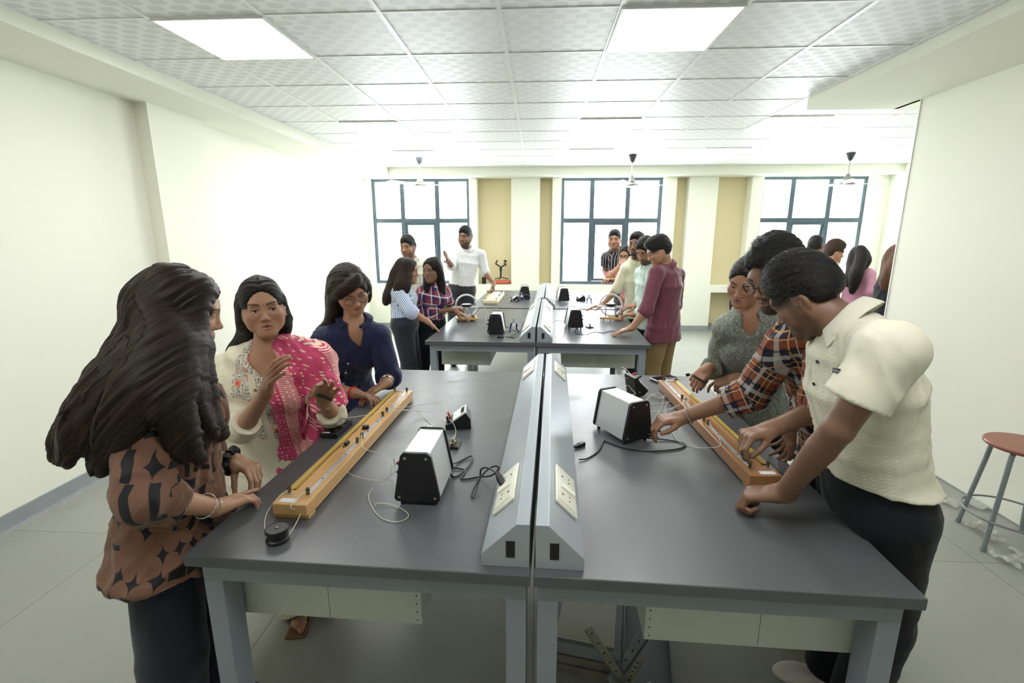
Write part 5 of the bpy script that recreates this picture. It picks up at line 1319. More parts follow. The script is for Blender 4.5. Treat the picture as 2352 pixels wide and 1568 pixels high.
def pat_embroid(t, uv):
    s = t.n('ShaderNodeSeparateXYZ', i_Vector=uv); ax = t.math('ABSOLUTE', s.outputs[0]); y = s.outputs[1]
    n0 = t.noise(uv, 26, 2)
    cream = t.mix(t.noise(uv, 8, 3), srgb(226, 219, 196), srgb(208, 200, 176))
    # region: a band either side of the placket, tapering towards the waist, and round the neck
    wid = t.math('ADD', .074, t.math('MULTIPLY', y, .14))
    reg = t.math('MULTIPLY', t.math('LESS_THAN', ax, t.math('ADD', wid, t.math('MULTIPLY', t.math('SUBTRACT', n0, .5), .03))), t.math('GREATER_THAN', y, -.22))
    reg = t.math('MULTIPLY', reg, t.math('MAXIMUM', t.math('GREATER_THAN', ax, .014), t.math('GREATER_THAN', y, .085)))
    reg = t.math('MULTIPLY', reg, t.math('LESS_THAN', s.outputs[2], .5))
    wv = t.n('ShaderNodeTexNoise', i_Vector=uv); wv.inputs['Scale'].default_value = 75; wv.inputs['Detail'].default_value = 2; wv.inputs['Distortion'].default_value = 1.5
    vine = t.math('LESS_THAN', t.math('ABSOLUTE', t.math('SUBTRACT', wv.outputs[0], .5)), .030)
    v2 = t.n('ShaderNodeTexVoronoi', i_Vector=uv); v2.inputs['Scale'].default_value = 120; leaf = t.math('LESS_THAN', v2.outputs[0], .23)
    v = t.n('ShaderNodeTexVoronoi', i_Vector=uv); v.inputs['Scale'].default_value = 33; fl = t.math('LESS_THAN', v.outputs[0], .36)
    ctr = t.math('LESS_THAN', v.outputs[0], .12); sc = t.n('ShaderNodeSeparateColor', i_0=v.outputs[1])
    some = t.math('MULTIPLY', fl, t.math('GREATER_THAN', sc.outputs[0], .35))
    fc = t.mix(t.math('GREATER_THAN', sc.outputs[1], .5), srgb(222, 122, 100), srgb(226, 150, 164)); fc = t.mix(ctr, fc, srgb(190, 70, 60))
    c = t.mix(t.math('MAXIMUM', vine, leaf), cream, srgb(66, 72, 92)); c = t.mix(some, c, fc)
    return t.mix(reg, cream, c)
def pat_dupatta(t, uv):
    v = t.n('ShaderNodeTexVoronoi', i_Vector=uv); v.inputs['Scale'].default_value = 62; v.inputs['Randomness'].default_value = .35
    dots = t.math('LESS_THAN', v.outputs[0], .24); n = t.noise(uv, 7, 3); s = t.n('ShaderNodeSeparateXYZ', i_Vector=uv)
    base = t.mix(n, srgb(214, 92, 132), srgb(186, 48, 84)); c = t.mix(t.math('MULTIPLY', dots, .75), base, srgb(244, 216, 190))
    st = t.math('MULTIPLY', band(t, s.outputs[1], .0065, .003), t.math('LESS_THAN', t.math('FRACT', t.math('MULTIPLY', s.outputs[0], 7.0)), .38)); c = t.mix(t.math('MULTIPLY', st, .8), c, srgb(246, 226, 200))
    return c
def pat_fleck(t, uv):
    n = t.noise(t.coords(), 330, 1); n2 = t.noise(t.coords(), 8, 3)
    return t.ramp(n, [(0, (.028, .032, .030)), (.46, (.055, .062, .056)), (.50, (.30, .33, .28)), (1, (.38, .41, .35))])
M['blocks'] = cloth_fn('brown_blouse_black_shapes', pat_blocks, .7)
M['kurta'] = cloth_fn('cream_embroidered_cotton', pat_embroid, .85)
M['dupatta'] = cloth_fn('pink_printed_scarf', pat_dupatta, .7)
M['navy'] = cloth('navy_cotton', srgb(30, 38, 72), .75)
M['fleck'] = cloth_fn('grey_green_flecked_blouse', pat_fleck, .75)
M['plaidE'] = cloth_fn('orange_navy_plaid', plaid((.022, .020, .038), ((0, .115, .030, 0, srgb(150, 82, 48), .8), (1, .115, .034, .1, srgb(142, 76, 46), .75), (0, .115, .014, .36, srgb(196, 192, 186), .6), (1, .115, .016, .46, srgb(190, 186, 184), .6), (0, .115, .004, .56, srgb(206, 150, 84), .9), (1, .115, .004, .66, srgb(206, 150, 84), .9), (0, .115, .005, .06, (.01, .01, .02), .9), (1, .115, .005, .20, (.01, .01, .02), .9), (0, .115, .003, .72, srgb(206, 190, 160), .8), (1, .115, .003, .86, srgb(206, 190, 160), .8))))
M['creamknit'] = None
def knit():
    t = NT('cream_cable_knit_polo'); a = t.n('ShaderNodeAttribute', attribute_name='cuv'); s = t.n('ShaderNodeSeparateXYZ', i_Vector=a.outputs[1]); vec = t.coords()
    n = t.noise(vec, 7, 3); t.base(t.mix(n, srgb(226, 223, 204), srgb(212, 208, 188)), .8, 0, .25)
    x = t.math('FRACT', t.math('MULTIPLY', s.outputs[0], 1/.022)); y = t.math('FRACT', t.math('ADD', t.math('MULTIPLY', s.outputs[1], 1/.011), t.math('MULTIPLY', x, .9)))
    rib = t.math('MULTIPLY', t.math('LESS_THAN', x, .36), t.math('SINE', t.math('MULTIPLY', y, 3.1416))); body = t.math('LESS_THAN', s.outputs[2], .5)
    h = t.math('ADD', t.math('MULTIPLY', t.math('MULTIPLY', rib, body), 1.2), t.math('MULTIPLY', t.noise(vec, 700, 2), .35)); t.bump(h, .28, .002); return t.m
M['creamknit'] = knit()
M['creamrib'] = cloth('cream_ribbed_collar', srgb(224, 221, 202), .8)
M['denim'] = cloth('very_dark_denim', srgb(26, 30, 44), .8)
M['blackp'] = cloth('black_trouser_cloth', srgb(20, 22, 28), .75, sheen=.05)
M['creamp'] = cloth('cream_salwar_cotton', srgb(214, 206, 184), .85)
M['btn_w'] = simple('pearl_button', srgb(226, 222, 210), .25); M['btn_b'] = simple('wooden_button', srgb(150, 110, 60), .45); M['btn_d'] = simple('dark_button', srgb(30, 34, 52), .35)
M['shoe_w'] = simple('white_trainer', srgb(222, 214, 210), .6); M['sandal'] = simple('tan_sandal', srgb(120, 84, 60), .6); M['shoe_b'] = simple('black_shoe', srgb(24, 24, 26), .4)
M['silver'] = simple('silver_jewellery', srgb(206, 206, 210), .2, .95); M['blkframe'] = simple('black_spectacle_frame', srgb(22, 22, 26), .3); M['wireframe'] = simple('rose_grey_wire_frame', srgb(140, 118, 112), .25, .8)
M['scrunch'] = cloth('black_satin_scrunchie', srgb(20, 20, 24), .45); M['redthread'] = cloth('red_thread', srgb(190, 24, 40), .7); M['orthread'] = cloth('red_yellow_thread', srgb(214, 110, 30), .7)
SK = {'tan': (.39, .205, .125), 'light': (.43, .24, .15), 'med': (.26, .135, .08), 'dark': (.20, .10, .058)}
# ================================================================ foreground people
def fgA():
    h = Head(at(424, 712, 1.36), (.82, .50, -.28), (0, -.02, 1), .98, mouth=0, lids=.3)
    J = dict(neck=at(380, 818, 1.31), pel=(-1.15, 1.31, .82), sr=at(318, 900, 1.17), sl=at(428, 878, 1.43), er=at(338, 1140, 1.055), wr=at(498, 1166, 1.262), el=at(468, 1050, 1.50), wl=at(541, 1058, 1.50), ground=(-1.18, 1.28, 0))
    p = Person('woman with long dark hair in a brown and black patterned blouse, back to the viewer', J, h, fat=.98, skin=SK['light'], hl=(.30, -.95, 0))
    J = p.J
    p.add_hand('r', atz(598, 1128, .892)-J['wr'], (0, 0, -1), [(.05, .05, .05), (.25, .5, .3), (.35, .6, .4), (.45, .7, .4)], thumb=[(.8, .6, .1), (.5, .85, .15), (.3, .95, .1)], sz=.93)
    p.add_hand('l', at(575, 1074, 1.475)-J['wl'], at(560, 1120, 1.46)-at(560, 1060, 1.47)+V(-.03, 0, 0), [(.65, .65, .35), (.75, .6, .35), (.85, .6, .3), (.95, .6, .3)], thumb=[(.3, .55, .9), (.15, .45, 1.0), (.1, .5, .9)], sz=.93)
    p.body()
    p.shirt(M['blocks'], 'blouse', ease=.026, sleeve=(1.28, .032), hem=.07, amp=.022, seed=3, flare=.022, back=True, cuff=None, freq=13)
    p.trousers(M['denim'], 'jeans', g=.012, loose=.045, top=.02)
    p.shoes(M['shoe_b'])
    c = h.c; W = h.w
    L = []
    def lk(pts, ra): L.append((pts, ra))
    # big mass down the back, from crown to the ends
    lk([W(-.02, -.05, .075), W(-.02, -.095, .0), at(345, 780, 1.26), at(275, 880, 1.14), at(222, 970, 1.08), at(202, 1040, 1.07)], [.05, .058, .064, .062, .040, .008])
    lk([W(.03, -.05, .075), W(.05, -.075, .0), at(378, 790, 1.20), at(322, 890, 1.11), at(285, 985, 1.07), at(255, 1050, 1.07)], [.05, .052, .058, .056, .036, .007])
    lk([W(-.05, -.05, .05), W(-.06, -.09, -.04), at(312, 780, 1.32), at(242, 880, 1.20), at(192, 955, 1.12), at(168, 1005, 1.11)], [.04, .046, .050, .044, .026, .005])
    lk([W(.05, -.03, .07), W(.080, -.05, -.02), at(408, 800, 1.20), at(372, 890, 1.12), at(350, 955, 1.09)], [.04, .044, .042, .030, .008])
    lk([W(.05, .02, .08), W(.076, .015, .0), at(436, 800, 1.24), at(438, 870, 1.21), at(455, 940, 1.21), at(476, 995, 1.22)], [.032, .034, .034, .030, .018, .004])
    lk([W(.04, .035, .08), W(.078, .030, .02), at(458, 800, 1.28), at(466, 890, 1.26), at(482, 955, 1.26), at(500, 990, 1.26)], [.026, .024, .024, .020, .014, .004])
    lk([W(.06, .0, .06), W(.084, .0, -.03), at(412, 850, 1.17), at(405, 930, 1.13), at(416, 1000, 1.13), at(430, 1035, 1.14)], [.03, .034, .036, .028, .016, .004])
    rs = np.random.RandomState(4); base = list(L)
    for pts, ra in base:
        for _ in range(7):
            q = [V(a_) for a_ in pts[2:]]; off = nrm(rs.rand(3)-.5)*(ra[min(3, len(ra)-1)]*(.55+.5*rs.rand())); o_ = []
            for i_, a_ in enumerate(q): o_.append(a_+off*(1 if i_ < len(q)-1 else .8)+(rs.rand(3)-.5)*.014*(i_ > 0))
            o_.append(o_[-1]+(o_[-1]-o_[-2])*(.05+.22*rs.rand())+(rs.rand(3)-.5)*.014); L.append((o_, [.013, .012, .010, .0055, .002]))
    p.long_hair(M['hair_br'], L, cap_vol=.013, strands=3200, smat=M['strand_br'], part=True, h=.0045, rough=.009, sd=5)
    o = p.band('beaded_bracelet', J['wr']*.80+J['er']*.20, J['wr']-J['er'], .035, .0022, M['silver'], 'beaded silver bracelet', beads=46)
    p.band('evil_eye_bracelet', J['wr']*.97+J['er']*.03, J['wr']-J['er']+V(.1, 0, .05), .031, .0014, M['silver'])
    m = MB(); d = nrm(J['wl']-J['el'])
    x = nrm(np.cross(d, V(.1, .2, 1))); y = np.cross(d, x); o0 = V(p.root.location)
    pts = [J['wl']-d*.015-o0+(x*math.cos(a)+y*math.sin(a))*(.033+.004*math.sin(a*7)) for a in np.linspace(0, 2*PI, 43)[:-1]]
    m.tube(pts, [.013+.006*math.sin(i*1.7) for i in range(42)], 10, closed=True).build('scrunchie', M['scrunch'], p.root)
    p.band('thread_bracelet', J['wl']-d*.055, d, .034, .006, M['orthread'], 'red and yellow thread bracelet')
    return p
def fgB():
    h = Head(at(603, 704, 1.90), (.54, -.84, -.03), (-.10, .02, 1), 1.03, mouth=.007, lids=.55); h.gx = .002
    J = dict(neck=at(622, 800, 1.94), pel=(-1.30, 2.02, .80), sr=at(520, 848, 1.96), sl=at(722, 828, 2.02), er=at(556, 985, 1.80), wr=at(612, 900, 1.66), el=at(762, 950, 1.98), wl=at(744, 917, 1.77), ground=(-1.33, 2.05, 0))
    J['ar'] = V(-1.07, 1.88, .06); J['kr'] = V(-1.24, 1.92, .42)
    p = Person('woman in a cream embroidered kurta and pink scarf, gesturing with both hands', J, h, fat=1.12, skin=SK['tan'])
    J = p.J; p.chest = p.chest+p.fw*.0
    p.add_hand('r', at(628, 832, 1.60)-J['wr'], V(.75, .55, .15), [(.50, .45, .25), (.42, .40, .25), (.35, .35, .25), (.25, .35, .2)], thumb=[(.55, .55, .75), (.35, .75, .65), (.3, .8, .5)], spread=.13, sz=.97)
    t = p.add_hand('l', at(762, 868, 1.69)-J['wl'], V(.15, -.95, .2), [(1.0, .9, .5), (.25, .2, .15), (.15, .15, .1), (.12, .15, .1)], thumb=[(.55, .45, .75), (.0, .4, .9), (-.4, .3, .8)], spread=.17, sz=.97)
    p.body(bindi=True, lip=(.30, .10, .085))
    b = p.shirt(M['kurta'], 'kurta', ease=.020, sleeve=(1.22, .026), hem=.42, amp=.010, seed=9, vneck=(.088, .135), flare=.05, cuff=.012)
    p.placket(M['btn_b'], 4, .0062, top=.125, step=.052)
    p.trousers(M['creamp'], 'salwar', g=.02, loose=.075, top=.0)
    for q in ('r', 'l'):
        a = J['a'+q]; f = p.hfw; l = p.hlat; z1 = V(0, 0, 1); B_ = np.array([l, f, z1]); c = V(a[0], a[1], .012); sg = -1 if q == 'r' else 1
        o = [('+', ell(c+f*.06+z1*.024, (.034, .085, .024), B_), .02), ('+', cap(c+z1*.03, c+z1*.085, .032, .03), .03), ('+', ell(c-f*.01+z1*.022, (.03, .04, .026), B_), .02)]
        for k_ in range(5): b_ = c+f*(.128-.007*k_)+l*sg*(.026-.0135*k_)+z1*.014; o.append(('+', cap(b_-f*.02, b_+f*(.028-.003*k_), (.0115, .0088, .0082, .0078, .0075)[k_], (.0105, .0075, .007, .0066, .0064)[k_]), .005))
        P, F = field_mesh(o, .003); ft = mesh_obj('foot', P, F, M['skin'], p.root, colr=np.tile(SK['tan'], (len(P), 1)))
        P, F = field_mesh([('+', rbox(c+f*.055-z1*.007, (.043, .115, .006), B_, .005), .01)], .004); so = mesh_obj('sandal', P, F, M['sandal'], p.root)
    # bare toes on the sandal that shows under the bench
    # scarf over her left shoulder
    g = .042; lat, fw, up = p.lat, p.fw, p.up
    reg = lambda q, pt, n: cut(q, pt, n, .01)
    N = p.torso_nodes(g, low=.30); inner = J['neck']-lat*.050
    t1 = reg(loft(N, endr=.5), inner, lat*.95+up*.20-fw*.0)
    o = [('+', t1, .01), ('+', cap(J['neck']-lat*.05, J['sl'], .060, p.sh+g), .03), ('+', cut(cap(J['sl'], J['el'], .052+g*.75, .050+g*.6), J['sl']*.12+J['el']*.88, nrm(J['el']-J['sl']), .004), .03)]
    o.append(('+', reg(ell(p.chest-lat*.075+fw*.080-up*.01, (.090, .086, .090), np.array([lat, fw, up])), inner, lat*.95+up*.20), .03))
    o.append(('+', cap(J['el']+V(-.02, .02, .03), J['el']+V(-.15, .05, -.30), .070, .050), .04))
    o.append(('-', cap(J['neck']-up*.05, h.w(0, -.03, -.03), .060, .068), .006))
    P, F = field_mesh(o, .006); uv = p.uv(P, False); uv[:, 2] = 0; P = p.wrinkle(P, F, .016, 21, True, 20); mesh_obj('scarf', P, F, M['dupatta'], p.root, uv=uv)
    W = h.w; L = [([W(0, -.05, .06), W(-.02, -.09, -.05), at(600, 800, 2.06), at(585, 850, 2.14)], [.05, .05, .04, .03])]
    L.append(([W(.060, -.02, .03), W(.072, -.035, -.05), at(562, 770, 1.97), at(535, 805, 2.0), at(512, 838, 2.03)], [.022, .026, .026, .018, .005]))
    L.append(([W(.05, -.04, .04), W(.060, -.06, -.05), at(575, 780, 2.0), at(550, 812, 2.03)], [.03, .034, .03, .015]))
    L.append(([W(-.060, -.02, .03), W(-.070, -.035, -.06), at(652, 748, 1.95), at(655, 765, 1.98)], [.02, .024, .02, .010]))
    p.long_hair(M['hair'], L, cap_vol=.007, strands=500, fr=0, hairline=-.004)
    for q in (-1, 1): MB().lathe([(.001, -.004), (.0045, -.002), (.0045, .002), (.001, .004)], n=10, c=tuple(h.w(q*.080, -.004, -.046)-V(p.root.location))).build('earring', M['silver'], p.root)
    p.band('bangle', J['wl']*.9+J['el']*.1, J['wl']-J['el'], .034, .0025, M['silver'])
    # jockey pencil in her left fingers
    e = empty('jockey', at(744, 912, 1.72), 0, 'dark grey jockey rod held in the hand of the woman in cream', 'jockey')
    o0 = V(e.location); a, b_ = at(728, 906, 1.73)-o0, at(762, 918, 1.71)-o0; m = MB(); m.tube([a, b_], .0062, 12).build('grip', M['rubber'], e); MB().tube([b_, b_+nrm(b_-a)*.006], .0035, 8).build('tip', M['steel'], e); MB().tube([a-nrm(b_-a)*.010, a], .005, 8).build('terminal', M['brass'], e)
    return p
def fgC():
    h = Head(at(806, 664, 2.42), (.52, -.72, -.46), (.03, -.45, 1), 1.0, mouth=0, lids=.05)
    J = dict(neck=at(815, 748, 2.50), pel=(-1.20, 2.74, .82), sr=at(745, 782, 2.50), sl=at(872, 772, 2.56), er=at(742, 885, 2.52), wr=at(812, 902, 2.33), el=at(893, 866, 2.56), wl=at(886, 880, 2.42), ground=(-1.26, 2.80, 0))
    p = Person('woman in a navy blouse and round glasses looking down at the bridge', J, h, fat=1.0, skin=SK['light'])
    J = p.J
    def henna(P, c):
        for w, e in ((J['wr'], J['er']),):
            d = nrm(w-e); t = (P-w) @ d; r = np.linalg.norm(P-w-np.outer(t, d), axis=1); m = (t > -.12) & (t < .12) & (r < .07); n = vn(P, 190, 4); k = m*np.clip(1.6-np.abs(n-.5)/.05, 0, 1)*.65; c = c*(1-k[:, None])+np.array((.16, .045, .02))*k[:, None]
        return c
    p.add_hand('r', at(868, 914, 2.32)-J['wr'], (0, -.2, -1), [(.15, .35, .2), (.35, .5, .3), (.45, .6, .3), (.5, .6, .3)], thumb=[(.6, .8, .3), (.3, .9, .3), (.2, .95, .3)], sz=.93)
    p.add_hand('l', at(850, 902, 2.36)-J['wl'], (0, -.1, -1), [(.2, .25, .15)]*4, thumb=[(.5, .85, .2), (.3, .9, .2), (.2, .95, .2)], sz=.93)
    p.body(paint=henna)
    p.shirt(M['navy'], 'blouse', ease=.022, sleeve=(1.30, .034), hem=.10, amp=.013, seed=14, vneck=(.036, .095), cuff=.03, flare=.01)
    p.placket(M['btn_w'], 4, .0062, top=.155, step=.075)
    p.trousers(M['blackp']); p.shoes(M['shoe_b'])
    p.collar(M['navy'], w=.004, stand=.022, gap=.55, spread=.0, name='band_collar', r=.062)
    W = h.w; L = [([W(.03, -.05, .06), W(.06, -.08, -.04), at(768, 740, 2.58), at(738, 770, 2.62), at(712, 800, 2.64)], [.045, .05, .05, .038, .010])]
    L.append(([W(.055, .00, .06), W(.082, -.02, .0), W(.085, -.03, -.05), at(760, 735, 2.50), at(722, 775, 2.56)], [.025, .024, .026, .028, .010]))
    L.append(([W(0, -.06, .05), W(0, -.09, -.06), at(800, 760, 2.62)], [.05, .05, .03]))
    L.append(([W(-.05, .02, .07), W(-.074, .02, .02), W(-.076, .015, -.04), W(-.07, .01, -.09)], [.02, .016, .014, .006]))
    L.append(([W(-.03, .06, .10), W(.02, .078, .070), W(.066, .045, .025), W(.082, .0, -.02)], [.018, .020, .018, .015]))
    p.long_hair(M['hair_br'], L, cap_vol=.016, strands=900, smat=M['strand_br'], hairline=-.010, part=False, sd=8)
    p.glasses(M['wireframe'], rr=.0255)
    p.band('steel_bangle', J['wl']*.75+J['el']*.25, J['wl']-J['el'], .033, .0036, M['silver']); p.band('red_thread', J['wr'], J['wr']-J['er'], .030, .0045, M['redthread'])
    o0 = V(p.root.location); c0 = J['neck']; MB().tube(crom([c0-p.lat*.055+p.fw*.02-o0, c0-p.lat*.035+p.fw*.065-p.up*.05-o0, c0+p.fw*.085-p.up*.13-o0, c0+p.lat*.035+p.fw*.065-p.up*.05-o0, c0+p.lat*.055+p.fw*.02-o0], 6), .0012, 6).build('chain', M['silver'], p.root)
    return p
def fgD():
    h = Head(at(1716, 645, 2.36), (-.66, -.66, -.40), (-.05, -.35, 1), 1.0, mouth=.006, lids=.22)
    J = dict(neck=at(1722, 722, 2.42), pel=(1.22, 2.60, .83), sr=at(1668, 752, 2.46), sl=at(1782, 745, 2.38), er=at(1646, 845, 2.60), wr=at(1624, 846, 2.46), el=at(1778, 866, 2.40), wl=at(1688, 868, 2.44), ground=(1.26, 2.66, 0))
    p = Person('woman with tied-back hair in a grey flecked blouse behind the plaid-shirted man', J, h, fat=.98, skin=SK['tan'])
    J = p.J
    p.add_hand('r', at(1598, 872, 2.42)-J['wr'], (-.3, .3, -1), 'pinch', thumb=[(.4, .7, .6), (.1, .9, .5), (.0, .9, .4)], sz=.93)
    p.add_hand('l', at(1640, 884, 2.46)-J['wl'], (0, .3, -1), [(.45, .45, .25), (1.1, 1.3, .7), (1.2, 1.3, .7), (1.2, 1.3, .7)], thumb=[(.4, .8, .4), (.2, .9, .4), (0, .9, .3)], sz=.95)
    p.body(lip=(.28, .09, .08))
    p.shirt(M['fleck'], 'blouse', ease=.020, sleeve=(1.62, .022), hem=.12, amp=.012, seed=24, vneck=(.042, .10), cuff=.04)
    p.collar(M['fleck'], w=.036, stand=.022, gap=.50, r=.060, spread=.03)
    p.trousers(M['blackp']); p.shoes(M['shoe_b'])
    W = h.w; p.long_hair(M['hair'], [([W(0, -.07, .04), W(0, -.11, -.01), W(0, -.10, -.05)], [.05, .045, .03])], cap_vol=.008, strands=120, hairline=-.006)
    p.band('silver_bangle', J['wl']*.85+J['el']*.15, J['wl']-J['el'], .034, .0022, M['silver'])
    e = empty('jockey', at(1600, 870, 2.40), 0, 'dark grey jockey rod held by the woman in the grey blouse', 'jockey')
    o0 = V(e.location); a, b_ = at(1592, 862, 2.42)-o0, at(1622, 880, 2.38)-o0; MB().tube([a, b_], .0062, 12).build('grip', M['rubber'], e); MB().tube([a-nrm(b_-a)*.008, a], .0035, 8).build('tip', M['steel'], e)
    return p
def fgE():
    h = Head(at(1786, 632, 1.76), (-.84, -.34, -.42), (-.35, -.10, 1), 1.04, male=True, mouth=.006, lids=.10, beard=.95)
    J = dict(neck=at(1868, 715, 1.80), pel=(1.20, 1.86, .93), sr=at(1800, 765, 1.96), sl=at(1905, 760, 1.60), er=at(1716, 915, 2.02), wr=at(1568, 958, 1.93), el=at(1882, 925, 1.62), wl=at(1812, 978, 1.76), ground=(1.27, 1.92, 0))
    J['sr'] = at(1805, 790, 1.80); J['er'] = at(1722, 905, 1.84); J['sl'] = at(1915, 745, 1.66)
    p = Person('bearded man with glasses in an orange and navy plaid shirt reaching for the power supply', J, h, male=True, fat=1.0, skin=SK['med'], hl=(.0, 1.0, 0))
    J = p.J; p.lat = nrm(V(-.12, 1.0, -.1)); p.fw = nrm(np.cross(p.up, p.lat))
    p.add_hand('r', at(1495, 968, 1.90)-J['wr'], (-.35, -.1, -1), [(.55, .8, .4), (.7, .9, .45), (.8, .95, .5), (.9, 1.0, .5)], thumb=[(.5, .8, .4), (.2, .95, .3), (0, 1, .2)], sz=1.05)
    p.add_hand('l', at(1812, 1025, 1.80)-J['wl'], (-1, 0, -.2), 'relax', sz=1.0)
    p.body(kohl=.2, lip=(.24, .09, .075))
    p.shirt(M['plaidE'], 'plaid_shirt', ease=.020, sleeve=(1.34, .030), hem=.10, amp=.012, seed=31, cuff=.05)
    p.collar(M['plaidE'], w=.042, stand=.030)
    p.trousers(M['blackp']); p.shoes(M['shoe_w'])
    p.short_hair(M['hair_s'], vol=.008, top=.032, fringe=.0, quiff=.006, rough=.005, strands=1000, smat=M['strand'], h=.0032)
    p.glasses(M['blkframe'], rr=.0245, wire=.0018)
    p.band('silver_bracelet', J['wr']*.90+J['er']*.10, J['wr']-J['er'], .034, .0026, M['silver'], beads=44)
    return p
def fgF():
    h = Head(at(1850, 682, 1.50), (-.54, .60, -.60), (-.42, .30, 1), 1.0, male=True, mouth=0, lids=.1, beard=.55)
    J = dict(neck=at(1962, 752, 1.40), pel=(1.055, 1.40, .93), sr=at(1930, 815, 1.50), sl=at(2045, 806, 1.18), er=at(1905, 930, 1.62), wr=at(1772, 985, 1.56), el=at(1925, 985, 1.19), wl=at(1800, 1132, 1.36), ground=(1.16, 1.42, 0))
    p = Person('young man in a cream polo shirt leaning his fist on the nearest right bench', J, h, male=True, fat=.97, skin=(.205, .108, .066), hl=(.05, 1.0, 0))
    J = p.J; p.lat = nrm(V(.02, 1.0, -.12)); p.fw = nrm(np.cross(p.up, p.lat))
    J['kr'] = V(1.15, 1.58, .48); J['ar'] = V(1.15, 1.62, .08); J['kl'] = V(1.13, 1.38, .50); J['al'] = V(1.11, 1.42, .08)
    p.add_hand('r', at(1702, 1003, 1.53)-J['wr'], (-.25, -.2, -1), [(.75, .8, .4), (.95, .9, .5), (1.1, 1.0, .5), (1.2, 1.1, .5)], thumb=[(.35, .8, .6), (.1, .9, .5), (-.1, .9, .5)], sz=1.04)
    p.add_hand('l', atz(1692, 1136, .915)-J['wl'], (0, 0, -1), [(.85, 1.65, 1.0), (.85, 1.65, 1.0), (.85, 1.65, 1.0), (.85, 1.65, 1.0)], thumb=[(.5, .8, .4), (.1, .9, .5), (-.3, .9, .4)], sz=1.10, spread=.02)
    p.body(kohl=.1)
    p.shirt(M['creamknit'], 'polo_shirt', ease=.018, sk=.035, sleeve=(.64, .036), hem=-.085, amp=.009, seed=41, flare=-.022)
    p.collar(M['creamrib'], w=.046, stand=.030, spread=.03, gap=.35)
    p.trousers(M['blackp'], top=.11, loose=.03); p.shoes(M['shoe_w'])
    p.placket(M['btn_d'], 2, .0055, top=.075, step=.065)
    o0 = V(p.root.location); r_ = nrm(at(1921, 851, 2)-CAM); q = p.shirt_P-CAM; t_ = q @ r_; d_ = np.linalg.norm(q-np.outer(t_, r_), axis=1); m_ = d_ < .008
    if m_.any():
        c_ = CAM+r_*(t_[m_].min()-.0015)-o0; x_ = nrm(np.cross(r_, V(0, 0, 1))); y_ = np.cross(x_, r_); R_ = Matrix(((x_[0], y_[0], -r_[0], c_[0]), (x_[1], y_[1], -r_[1], c_[1]), (x_[2], y_[2], -r_[2], c_[2]), (0, 0, 0, 1)))
        MB().box(-.008, .008, -.006, .006, -.006, .001, M=R_).tube([tuple(R_ @ Vector((-.003+.003*math.cos(k_), .003*math.sin(k_), .0014))) for k_ in np.linspace(0, 6.28, 13)[:-1]], .0006, 5, mi=1, closed=True).box(.002, .0028, -.0028, .0015, .001, .0016, mi=1, M=R_).box(.0050, .0058, -.0028, .0015, .001, .0016, mi=1, M=R_).box(.002, .0058, -.0034, -.0026, .001, .0016, mi=1, M=R_).build('chest_badge', [M['btn_d'], M['paper']], p.root)
    p.short_hair(M['hair_s'], vol=.010, top=.032, fringe=.0, rough=.005, strands=3000, smat=M['strand'], h=.0032, back=-.040)
    return p
import time as _t
for fn in (fgA, fgB, fgC, fgD, fgE, fgF):
    t0 = _t.time(); fn(); print(fn.__name__, round(_t.time()-t0, 1))
# ================================================================ people in the middle and back of the room
def stripes(c0, c1, per=.017, w=.0075, ax=0): return lambda t, uv: t.mix(band(t, t.n('ShaderNodeSeparateXYZ', i_Vector=uv).outputs[ax], per, w), c0, c1)
M['stripeG'] = cloth_fn('blue_white_striped_shirt', stripes(srgb(232, 236, 242), srgb(84, 116, 180)))
M['stripeO'] = cloth_fn('black_shirt_thin_white_stripes', stripes(srgb(40, 42, 46), srgb(190, 190, 188), .034, .006))
M['plaidH'] = cloth_fn('maroon_navy_white_plaid', plaid(srgb(150, 60, 72), ((0, .085, .036, 0, srgb(46, 46, 92), .75), (1, .085, .036, .1, srgb(46, 46, 92), .75), (0, .085, .012, .6, srgb(222, 216, 216), .7), (1, .085, .012, .7, srgb(222, 216, 216), .7), (0, .085, .004, .8, (.02, .02, .05), .8))))
M['plaidJ'] = cloth_fn('pale_beige_plaid', plaid(srgb(222, 220, 204), ((0, .10, .02, 0, srgb(176, 178, 150), .6), (1, .10, .02, .1, srgb(176, 178, 150), .6), (0, .10, .005, .5, srgb(150, 140, 110), .6))))
M['whites'] = cloth('white_cotton_shirt', srgb(232, 234, 234), .8); M['maroons'] = cloth('plum_maroon_shirt', srgb(112, 58, 74), .6); M['mint'] = cloth('pale_mint_shirt', srgb(206, 226, 216), .8)
M['lemon'] = cloth('pale_cream_yellow_shirt', srgb(236, 232, 204), .8); M['pinkk'] = cloth_fn('pink_patterned_kurta', lambda t, uv: t.mix(t.math('LESS_THAN', t.n('ShaderNodeTexVoronoi', i_Vector=uv, i_Scale=38.0).outputs[0], .32), srgb(226, 130, 156), srgb(246, 206, 214)))
M['pinks'] = cloth('light_pink_shirt', srgb(222, 160, 186), .8); M['khaki'] = cloth('khaki_trousers', srgb(140, 116, 78), .8); M['blackt'] = cloth('black_top', srgb(30, 32, 38), .8); M['char'] = cloth('charcoal_jeans', srgb(52, 54, 60), .8); M['greyp'] = cloth('dark_slate_trousers', srgb(40, 44, 54), .75)
